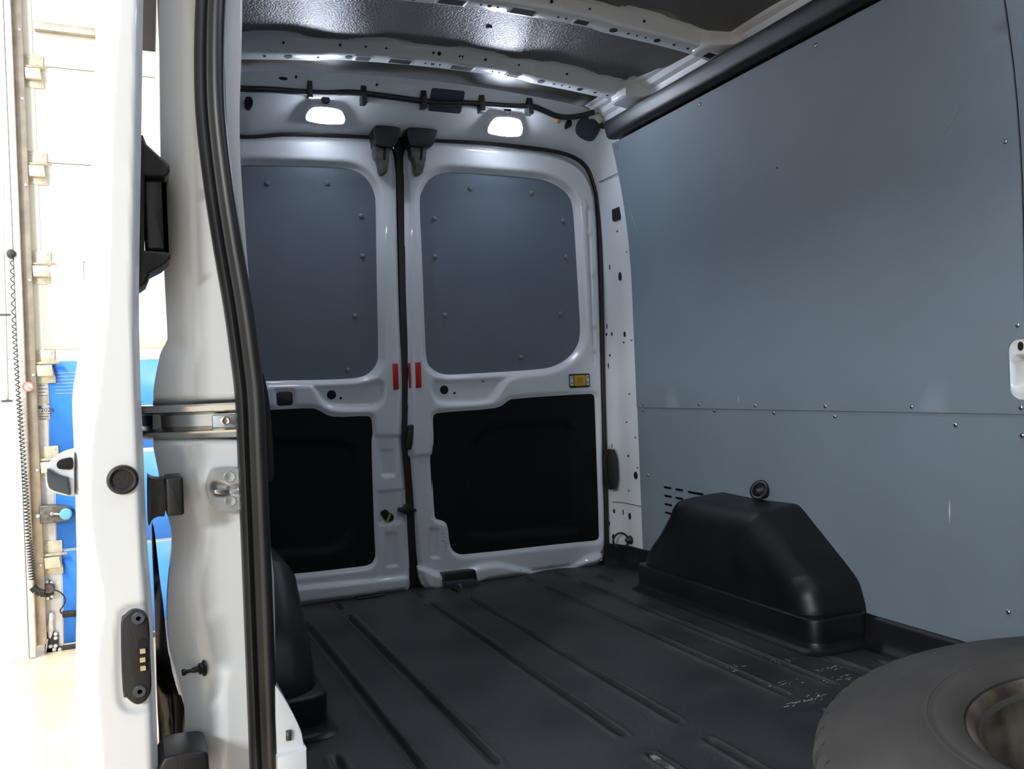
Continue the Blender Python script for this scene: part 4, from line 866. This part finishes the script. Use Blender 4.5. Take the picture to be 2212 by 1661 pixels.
def coil(path, rad, n, wire):
    P_ = [Vector(p) for p in path]; L = len(P_) - 1; out = []
    tot = n * 12
    for i in range(tot + 1):
        t = i / tot * L; k = min(int(t), L - 1); f_ = t - k; p = P_[k].lerp(P_[k + 1], f_); a = 2 * math.pi * n * i / tot
        d = (P_[k + 1] - P_[k]).normalized(); e1 = d.cross(Vector((0, 1, 0))).normalized(); e2 = d.cross(e1)
        out.append(p + (e1 * math.cos(a) + e2 * math.sin(a)) * rad)
    return out
cc = empty('coiled_cable', (jx - 0.1, GY - 0.1, -0.4)); tag(cc, 'long dark coiled cable hanging beside the workshop door', 'cable')
cpth = [(x, GY - 0.085, z) for x, z in [(-0.5907,1.558),(-0.5944,1.19),(-0.5862,0.7695),(-0.5734,0.3482),(-0.5642,-0.0474),(-0.5536,-0.2699)]]
cbm = []
for i in range(len(cpth) - 1):
    cbm += coil([cpth[i], cpth[i + 1]], 0.009 + 0.0015 * i, (8, 14, 18, 20, 14)[i], 0)[(1 if i else 0):]
child_of(tube('coil', cbm, 0.0032, 'black', None, 5), cc)
c2 = [(x, GY - 0.085, z) for x, z in [(-0.5548,-0.3066),(-0.5372,-0.33),(-0.5146,-0.3463),(-0.4937,-0.3491)]]
child_of(tube('coil', coil(c2, 0.018, 9, 0), 0.0055, 'black', None, 5), cc)
c3 = [(x, GY - 0.05, z) for x, z in [(-0.4493,-0.3436),(-0.4237,-0.3578),(-0.4054,-0.379),(-0.3945,-0.4074),(-0.4052,-0.4408),(-0.4202,-0.4601),(-0.4208,-0.4762),(-0.4094,-0.4912)]]
child_of(tube('lead', spline(c3, 5), 0.004, 'black', None, 6), cc)
c4 = [(x, GY - 0.05, z) for x, z in [(-0.4094,-0.4912),(-0.3808,-0.4927),(-0.3521,-0.4942),(-0.316,-0.4967)]]
child_of(tube('coil', coil(c4, 0.016, 11, 0), 0.005, 'black', None, 5), cc)
hx_, hz_ = [(-0.5969,1.593)][0]
child_of(lathe('plug', [(0, .03), (.018, .028), (.024, .015), (.026, -.02), (0, -.02)], (hx_, GY - 0.05, hz_), (0, -1, 0.2), 'black', None, 16), cc)
jb = empty('junction_box', (jx + 0.09, GY, -0.45)); tag(jb, 'small black junction box with bolts on the workshop door edge', 'junction box')
child_of(slab('base_plate', chaikin([(-0.5006,-0.3024),(-0.4743,-0.2977),(-0.4581,-0.3134),(-0.4571,-0.3514),(-0.4588,-0.3999),(-0.4736,-0.4141),(-0.4971,-0.4054),(-0.5005,-0.3672)], 1), 'Y', SY - 0.03, SY - 0.0125, 'black', None, 0.003), jb)
(qx, qz), = [(-0.4799,-0.3436)]
child_of(lathe('housing', [(0, .03), (.024, .028), (.030, .015), (.032, 0)], (qx, SY - 0.03, qz), (0, -1, 0), 'latch', None, 20), jb)
for c in [(-0.4905,-0.3072),(-0.4669,-0.313),(-0.4891,-0.4017),(-0.4674,-0.3939)]: child_of(lathe('bolt', [(0, .008), (.009, .006), (.011, 0)], (c[0], SY - .03, c[1]), (0, -1, 0), 'zinc', None, 10), jb)
cd = empty('conduit_pipe', (jx - 0.24, GY, 0.3)); tag(cd, 'grey conduit pipe running down the white workshop wall', 'conduit')
cpt = [(x, GY - 0.03, z) for x, z in [(-0.6232,1.989),(-0.6379,1.565),(-0.6397,1.248),(-0.6439,0.9306),(-0.6455,0.751)]]
child_of(tube('pipe', cpt, 0.013, 'zinc', None, 10), cd)
cpt = [(x, GY - 0.03, z) for x, z in [(-0.6455,0.751),(-0.6425,0.706),(-0.6507,0.6668),(-0.6697,0.6467),(-0.702,0.6353)]]
child_of(tube('bend', spline(cpt, 4), 0.011, 'gwall', None, 10), cd)
for c in [(-0.6386,1.247),(-0.6465,0.7564)]: child_of(box('pipe_clip', (c[0] - .03, GY - .045, c[1] - .006), (c[0] + .025, GY, c[1] + .006), 'darkgrey', None, .002), cd)
sg = slab('prohibition_sticker', circle([(-0.5404,0.8338)][0], 0.028, 24), 'Y', GY - 0.0565, GY - 0.055, 'label', None); tag(sg, 'small round red and white prohibition sticker on the steel track', 'sticker')
me_ring = lathe('red_ring', [(0.020, 0.0), (0.020, 0.001), (0.028, 0.001), (0.028, 0.0)], (*[(-0.5404,0.8338)][0][:1], GY - 0.0565, [(-0.5404,0.8338)][0][1]), (0, -1, 0), 'fadedred', sg, 28)
c = [(-0.5404,0.8338)][0]
slab('red_bar', [(c[0] - .017, c[1] + .013), (c[0] - .013, c[1] + .017), (c[0] + .017, c[1] - .013), (c[0] + .013, c[1] - .017)], 'Y', GY - .0565, GY - .0573, 'fadedred', sg)

# ================================================================ DOME LIGHTS
def dome(px, label, y=2.905):
    (x0, z1), (x1, z0) = px
    xc, zc = (x0 + x1) / 2, (z0 + z1) / 2; wd, hh = (x1 - x0) / 2, (z1 - z0) / 2
    tilt = math.radians(38); hh *= 1.02
    e = empty('dome_light', (xc, y, zc)); e.rotation_euler = (tilt, 0, 0); tag(e, label, 'lamp', 'interior dome lights on the rear header')
    base = [(-0.80, 0.95), (-0.45, 1.10), (0, 1.14), (0.45, 1.10), (0.80, 0.95), (1.04, 0.0), (1.06, -0.7), (0.9, -1.06), (0, -1.12), (-0.9, -1.06), (-1.06, -0.7), (-1.04, 0.0)]
    slab('housing', chaikin([(a * wd * 1.05, b * hh * 1.07) for a, b in base], 2), 'Y', -0.002, 0.042, 'white', e, 0.003)
    slab('lens', chaikin([(a * wd * 0.98, b * hh * 0.97) for a, b in base], 2), 'Y', -0.008, 0.006, 'lens', e, 0.005, 4)
    sy_ = surf(xc, zc + hh + 0.030)
    child_of(lathe('socket', [(0, .006), (.012, .006), (.014, .004), (.016, 0)], (xc, sy_, zc + hh + 0.030), (0, -1, 0), 'black', None, 18), e, True)
dome([(0.577,1.698),(0.6994,1.651)], 'lit white dome light on the header left of the door gap')
dome([(1.244,1.724),(1.373,1.664)], 'lit white dome light on the header nearer the grey wall')

def added_roof_lamp(x, y, label):  # extra lamps out of view, added to help light the interior
    z = zbow(x, y)
    e = empty('dome_light', (x, y, z)); tag(e, label, 'lamp', 'added dome lights on the forward roof')
    child_of(slab('housing', rrect(x - .075, x + .075, y - .034, y + .034, 0.016), 'Z', z - 0.010, z + 0.004, 'white', None, 0.004), e)
    child_of(slab('lens', rrect(x - .068, x + .068, y - .028, y + .028, 0.014), 'Z', z - 0.018, z - 0.008, 'lens', None, 0.006, 3), e)
added_roof_lamp(0.58, 0.95, 'added lit dome light, out of view on the foremost roof bow, left of the centre line')
added_roof_lamp(1.28, 0.95, 'added lit dome light, out of view on the foremost roof bow, right of the centre line')

# ================================================================ WIRING HARNESS
wh = empty('wiring_harness', (0.93, 2.93, 1.76)); tag(wh, 'black wiring harness clipped along the white rear header', 'cable')
hp = [(0.2695,1.718),(0.3342,1.724),(0.3662,1.724),(0.4522,1.731),(0.5433,1.735),(0.6368,1.74),(0.7088,1.749),(0.7656,1.751),(0.8649,1.75),(0.9669,1.748),(1.063,1.749),(1.144,1.755),(1.254,1.757),(1.329,1.759),(1.396,1.763),(1.444,1.754),(1.512,1.74),(1.582,1.743),(1.648,1.758)]
hpath = spline([(x, min(surf(x, z), surf(x, z + .01)) - 0.009, z) for x, z in hp], 6)
child_of(tube('cable', hpath, 0.0105, 'rubber', None, 10), wh)
h2 = [(1.634,1.749),(1.66,1.748),(1.686,1.732)]
child_of(tube('tape_wrap', spline([(x, surf(x, z) - .012, z) for x, z in h2], 6), 0.0125, 'tape', None, 10), wh)
h3 = [(x, y, z) for (x, z), y in zip([(1.67,1.727),(1.699,1.717),(1.735,1.704),(1.76,1.697),(1.777,1.702)], (surf(1.62, 1.735) - .008, 2.865, 2.845, 2.83, 2.82))]
child_of(tube('cable', spline(h3, 6), 0.009, 'rubber', None, 10), wh)
(x, z), = [(1.517,1.734)]; child_of(tube('tape_band', [(x - .008, surf(x, z) - .010, z), (x + .008, surf(x, z) - .010, z - .002)], 0.0125, 'ytape', None, 12), wh)
child_of(slab('tape_tail', [(1.502,1.724),(1.522,1.724),(1.518,1.715),(1.504,1.716)], 'Y', hdr(z) - .03, hdr(z) - .02, 'ytape', None), wh)
for pts in ([(0.5716,1.771),(0.587,1.771),(0.5879,1.715),(0.574,1.715)], [(0.754,1.776),(0.7719,1.776),(0.7728,1.717),(0.7548,1.716)], [(0.9684,1.781),(0.9874,1.782),(0.9902,1.724),(0.9711,1.722)], [(1.187,1.786),(1.207,1.787),(1.21,1.729),(1.19,1.727)], [(1.373,1.791),(1.393,1.791),(1.398,1.734),(1.377,1.734)]):
    z = np.mean([p[1] for p in pts]); x = np.mean([p[0] for p in pts]); child_of(slab('clip', pts, 'Y', surf(x, z) - .030, surf(x, z) + .01, 'black', None, .003), wh)
lp = [(x, 2.905, z) for x, z in [(1.311,1.759),(1.308,1.774),(1.32,1.784),(1.337,1.784),(1.346,1.773),(1.34,1.757)]]
child_of(tube('lead', spline(lp, 6), 0.004, 'rubber', None, 8), wh)

# ================================================================ WHEEL ARCH COVERS
def arch_cover(name, label, prof, xw, xin, skirt, mirror=False):
    """prof: (y,z) arch outline at the wall from front to rear; swept in from the wall with a rounded shoulder"""
    prof = [np.array(p) for p in prof]; n = len(prof)
    cen = np.mean(prof, 0); cen[1] = 0.02
    sgn = -1 if not mirror else 1
    depth = abs(xw - xin); R = 0.075
    sec = [(0.0, 0.0), (0.25 * (depth - R), 0.001), (0.6 * (depth - R), 0.003), (depth - R, 0.006)]
    for k in range(1, 9):
        a = math.pi / 2 * k / 8; sec.append((depth - R + R * math.sin(a), 0.006 + R * (1 - math.cos(a))))
    T = [prof[min(i + 1, n - 1)] - prof[max(i - 1, 0)] for i in range(n)]
    N_ = []
    for t in T:
        t = t / np.linalg.norm(t); q = np.array([-t[1], t[0]]); N_.append(q)
    for i in range(n):
        if (cen - prof[i]) @ N_[i] < 0: N_[i] = -N_[i]
    V = []; Fc = []; k = len(sec)
    for i in range(n):
        for lat, ins in sec:
            p = prof[i] + N_[i] * ins
            V.append((xw + sgn * lat, p[0], max(p[1], -0.004)))
    for i in range(n - 1):
        for j in range(k - 1): Fc.append((i * k + j, i * k + j + 1, (i + 1) * k + j + 1, (i + 1) * k + j))
    c0 = len(V); V.append((xw + sgn * (depth + 0.002), cen[0], 0.12))
    for i in range(n - 1): Fc.append((i * k + k - 1, (i + 1) * k + k - 1, c0))
    Fc.append((k - 1, (n - 1) * k + k - 1, c0))
    e = empty(name, ((xw + xin) / 2, cen[0], 0)); tag(e, label, 'wheel cover')
    bm = bmesh.new(); vv = [bm.verts.new(v) for v in V]
    for f in Fc: bm.faces.new([vv[q] for q in (f if not mirror else f[::-1])])
    child_of(from_bm('cover_shell', bm, 'arch', None, True, 1.0), e)
    # skirt: lower step with rounded corners, closed on top
    y0, y1, hz, g = skirt
    xi = xin + sgn * g
    lo, hi = (min(xi, xw), max(xi, xw))
    child_of(slab('base_skirt', rrect(lo - (0 if not mirror else .0), hi + 0.0, y0, y1, 0.045, 6), 'Z', -0.003, hz, 'arch', None, 0.006, 3), e)
    # flared foot blending into the floor
    fr = rrect(lo, hi, y0, y1, 0.045, 6); cy = (y0 + y1) / 2; cxx = (lo + hi) / 2
    rows = []
    for off, z in ((0.0, 0.026), (0.003, 0.013), (0.010, 0.005), (0.020, 0.0015)):
        rows.append([(cxx + (x - cxx) * (1 + off / (hi - lo) * 2), cy + (y - cy) * (1 + off / (y1 - y0) * 2), z) for x, y in fr])
    V = sum(rows, []); m_ = len(fr); Fc = [(a * m_ + i, a * m_ + (i + 1) % m_, (a + 1) * m_ + (i + 1) % m_, (a + 1) * m_ + i) for a in range(len(rows) - 1) for i in range(m_)]
    bm = bmesh.new(); vv = [bm.verts.new(v) for v in V]
    for f in Fc: bm.faces.new([vv[q] for q in f])
    child_of(from_bm('foot_fillet', bm, 'arch', None), e)
    return e
apr = [(1.742,0.0573),(1.742,0.0849),(1.75,0.121),(1.765,0.1595),(1.794,0.1887),(1.806,0.1992),(1.925,0.297),(1.97,0.3336),(1.994,0.3445),(2.028,0.345),(2.163,0.3418),(2.3,0.3456),(2.349,0.3454),(2.397,0.3327)]
apr = [(y, z) for y, z in apr]
rear = [(2.405, 0.328), (2.425, 0.305), (2.50, 0.22), (2.56, 0.165), (2.60, 0.10), (2.605, 0.0)]
apr[0] = (apr[0][0], 0.0)
prof = [tuple(p) for p in spline([p for p in apr if p[0] < 2.40] + rear, 4)]
arR = arch_cover('wheel_arch_cover', 'black moulded wheel arch cover against the grey right wall', prof, 1.797, 1.612, (1.722, 2.60, 0.088, 0.016))
rearL = [(1.70, 0.0), (1.70, 0.09), (1.735, 0.16), (1.79, 0.225), (1.93, 0.325), (1.97, 0.345), (2.08, 0.35), (2.36, 0.35), (2.42, 0.325), (2.54, 0.20), (2.60, 0.10), (2.605, 0.0)]
profL = [tuple(p) for p in spline([(y + 0.16, z) for y, z in rearL], 5)]
arL = arch_cover('wheel_arch_cover', 'black moulded wheel arch cover beside the white door sill', profL, 0.158, 0.352, (1.845, 2.77, 0.088, 0.013), True)

# ================================================================ TIE-DOWN RINGS
def ring(name, label, base, nrm, ringc, ringr, tiltaxis, sz=1.0):
    e = empty(name, base); tag(e, label, 'tie-down ring')
    child_of(lathe('base_cone', [(0, .022 * sz), (.006 * sz, .022 * sz), (.010 * sz, .016 * sz), (.017 * sz, .004 * sz), (.018 * sz, -.002 * sz)], base, nrm, 'black', None, 20), e)
    t = Vector(tiltaxis).normalized(); r1 = t.orthogonal().normalized(); r2 = t.cross(r1)
    pts = [Vector(ringc) + (r1 * math.cos(a) * ringr[0] + r2 * math.sin(a) * ringr[1]) for a in np.linspace(0, 2 * math.pi, 25)[:-1]]
    child_of(tube('loop', pts, 0.0042 * sz, 'black', None, 8, True), e)
    return e
(y, z), = [(2.946,0.0957)]
ring('tie_down_ring', 'black tie-down ring on the foot of the white pillar', (1.799, y, z), (-1, 0.0, 0.0), (1.765, y + .018, z - 0.002), (0.030, 0.030), (0.35, 0.95, 0))
(y, z), = [(2.138,0.3724)]
r2_ = ring('tie_down_ring', 'black tie-down ring on the grey wall above the wheel arch cover', (1.796, y, z), (-1, 0.0, 0.0), (1.775, y - .006, z + .004), (0.020, 0.027), (0.75, 0.66, 0), 1.5)

# ================================================================ SPARE WHEEL
def under(o, parent): o.parent = parent; return o
def spare():
    cx, cy = 0.0, 0.0
    nz = Vector((-0.115, 0.0, 1.0)).normalized(); ex = Vector((0, 1, 0)).cross(nz).normalized(); ey = nz.cross(ex)
    X_ = Matrix(((ex.x, ey.x, nz.x, 1.155), (ex.y, ey.y, nz.y, 0.690), (ex.z, ey.z, nz.z, 0.256), (0, 0, 0, 1))) @ Matrix.Translation((0, 0, -0.208))
    e = empty('spare_wheel'); e.matrix_world = X_; tag(e, 'worn spare wheel with rusty steel rim lying flat on the van floor', 'wheel')
    R, Wd = 0.362, 0.225
    # half section of the tyre, from the inner bead at the bottom round the tread to the top bead
    sec = [(0.205, 0.020), (0.225, 0.008), (0.262, 0.000), (0.300, 0.008), (0.328, 0.026), (0.347, 0.046), (0.356, 0.060)]
    tread_z = [0.060, 0.078, 0.081, 0.087, 0.090, 0.108, 0.111, 0.117, 0.120, 0.138, 0.141, 0.147, 0.150, 0.168]
    tread_r = [0.356, 0.360, 0.353, 0.353, 0.361, 0.362, 0.354, 0.354, 0.362, 0.361, 0.353, 0.353, 0.361, 0.361]
    top = [(0.3590, 0.178), (0.3570, 0.186), (0.3535, 0.1925), (0.3480, 0.1965), (0.340, 0.2000), (0.3325, 0.2030), (0.325, 0.2065), (0.312, 0.2125), (0.300, 0.2165), (0.298, 0.218), (0.290, 0.2205), (0.268, 0.2245), (0.250, 0.225), (0.248, 0.2235), (0.244, 0.2235), (0.242, 0.2245), (0.228, 0.220), (0.2205, 0.212), (0.2195, 0.202), (0.208, 0.196), (0.205, 0.190)]
    seg = 288; V = []; Fc = []
    pr = sec + list(zip(tread_r, tread_z)) + top; n = len(pr); ns = len(sec)
    for k in range(seg):
        a = 2 * math.pi * k / seg; blk = k % 6
        for i, (r, z) in enumerate(pr):
            if 3 <= i < n - 18:
                ph = (k + int((z - 0.11) * 60)) % 6
                edge = z > 0.145 or z < 0.08
                if ph < 2 and (edge or k % 12 < 6) and r > 0.345: r -= 0.0085
            r = 0.192 + (r - 0.222) * 1.443; V.append((cx + r * math.cos(a), cy + r * math.sin(a), z))
    for k in range(seg):
        q = (k + 1) % seg
        for i in range(n - 1): Fc.append((k * n + i, q * n + i, q * n + i + 1, k * n + i + 1))
    bm = bmesh.new(); vv = [bm.verts.new(v) for v in V]
    for f in Fc: bm.faces.new([vv[i] for i in f])
    t = under(from_bm('tyre', bm, 'tyre', None, True, 0.6), e); t['label'] = 'worn black tyre with shoulder sipes'
    for rr_, zz_ in ((0.318, 0.2035), (0.292, 0.2140), (0.236, 0.2245)):
        under(lathe('sidewall_rib', [(rr_ + .0022 * math.cos(a), zz_ + .0016 * math.sin(a)) for a in np.linspace(0, 2 * math.pi, 9)[:-1]], (0, 0, 0), (0, 0, 1), 'tyre', None, 96, True), t)
    rimp = [(0.206, 0.030), (0.206, 0.190), (0.2095, 0.203), (0.2175, 0.208), (0.2215, 0.2065), (0.222, 0.203), (0.2165, 0.2095), (0.2085, 0.207), (0.200, 0.196), (0.198, 0.176), (0.192, 0.165), (0.178, 0.150), (0.172, 0.120), (0.168, 0.098)]
    rimp = [(r * 0.865, z) for r, z in rimp]
    rm = under(lathe('rim', rimp, (cx, cy, 0), (0, 0, 1), 'rim', None, 72), e); rm['label'] = 'rusty steel rim barrel'
    disc = [(0.170, 0.100), (0.158, 0.092), (0.140, 0.098), (0.118, 0.122), (0.100, 0.130), (0.082, 0.122), (0.074, 0.112), (0.064, 0.112), (0.060, 0.120), (0.034, 0.120), (0.032, 0.090)]
    disc = [(r * 0.865, z + 0.050 * (1 - (r / 0.17) ** 6)) for r, z in disc]
    dc = under(lathe('wheel_disc', disc, (cx, cy, 0), (0, 0, 1), 'rimw', None, 60), e); dc['label'] = 'dull silver wheel disc'
    for k in range(6):
        a = k * math.pi / 3 + .2; under(lathe('stud_hole', [(0, 0.0), (0.008, 0.0), (0.010, 0.002), (0.011, -0.002)], (cx + .080 * math.cos(a), cy + .080 * math.sin(a), 0.1785), (0, 0, 1), 'dark', None, 14), dc)
    return e
spare()
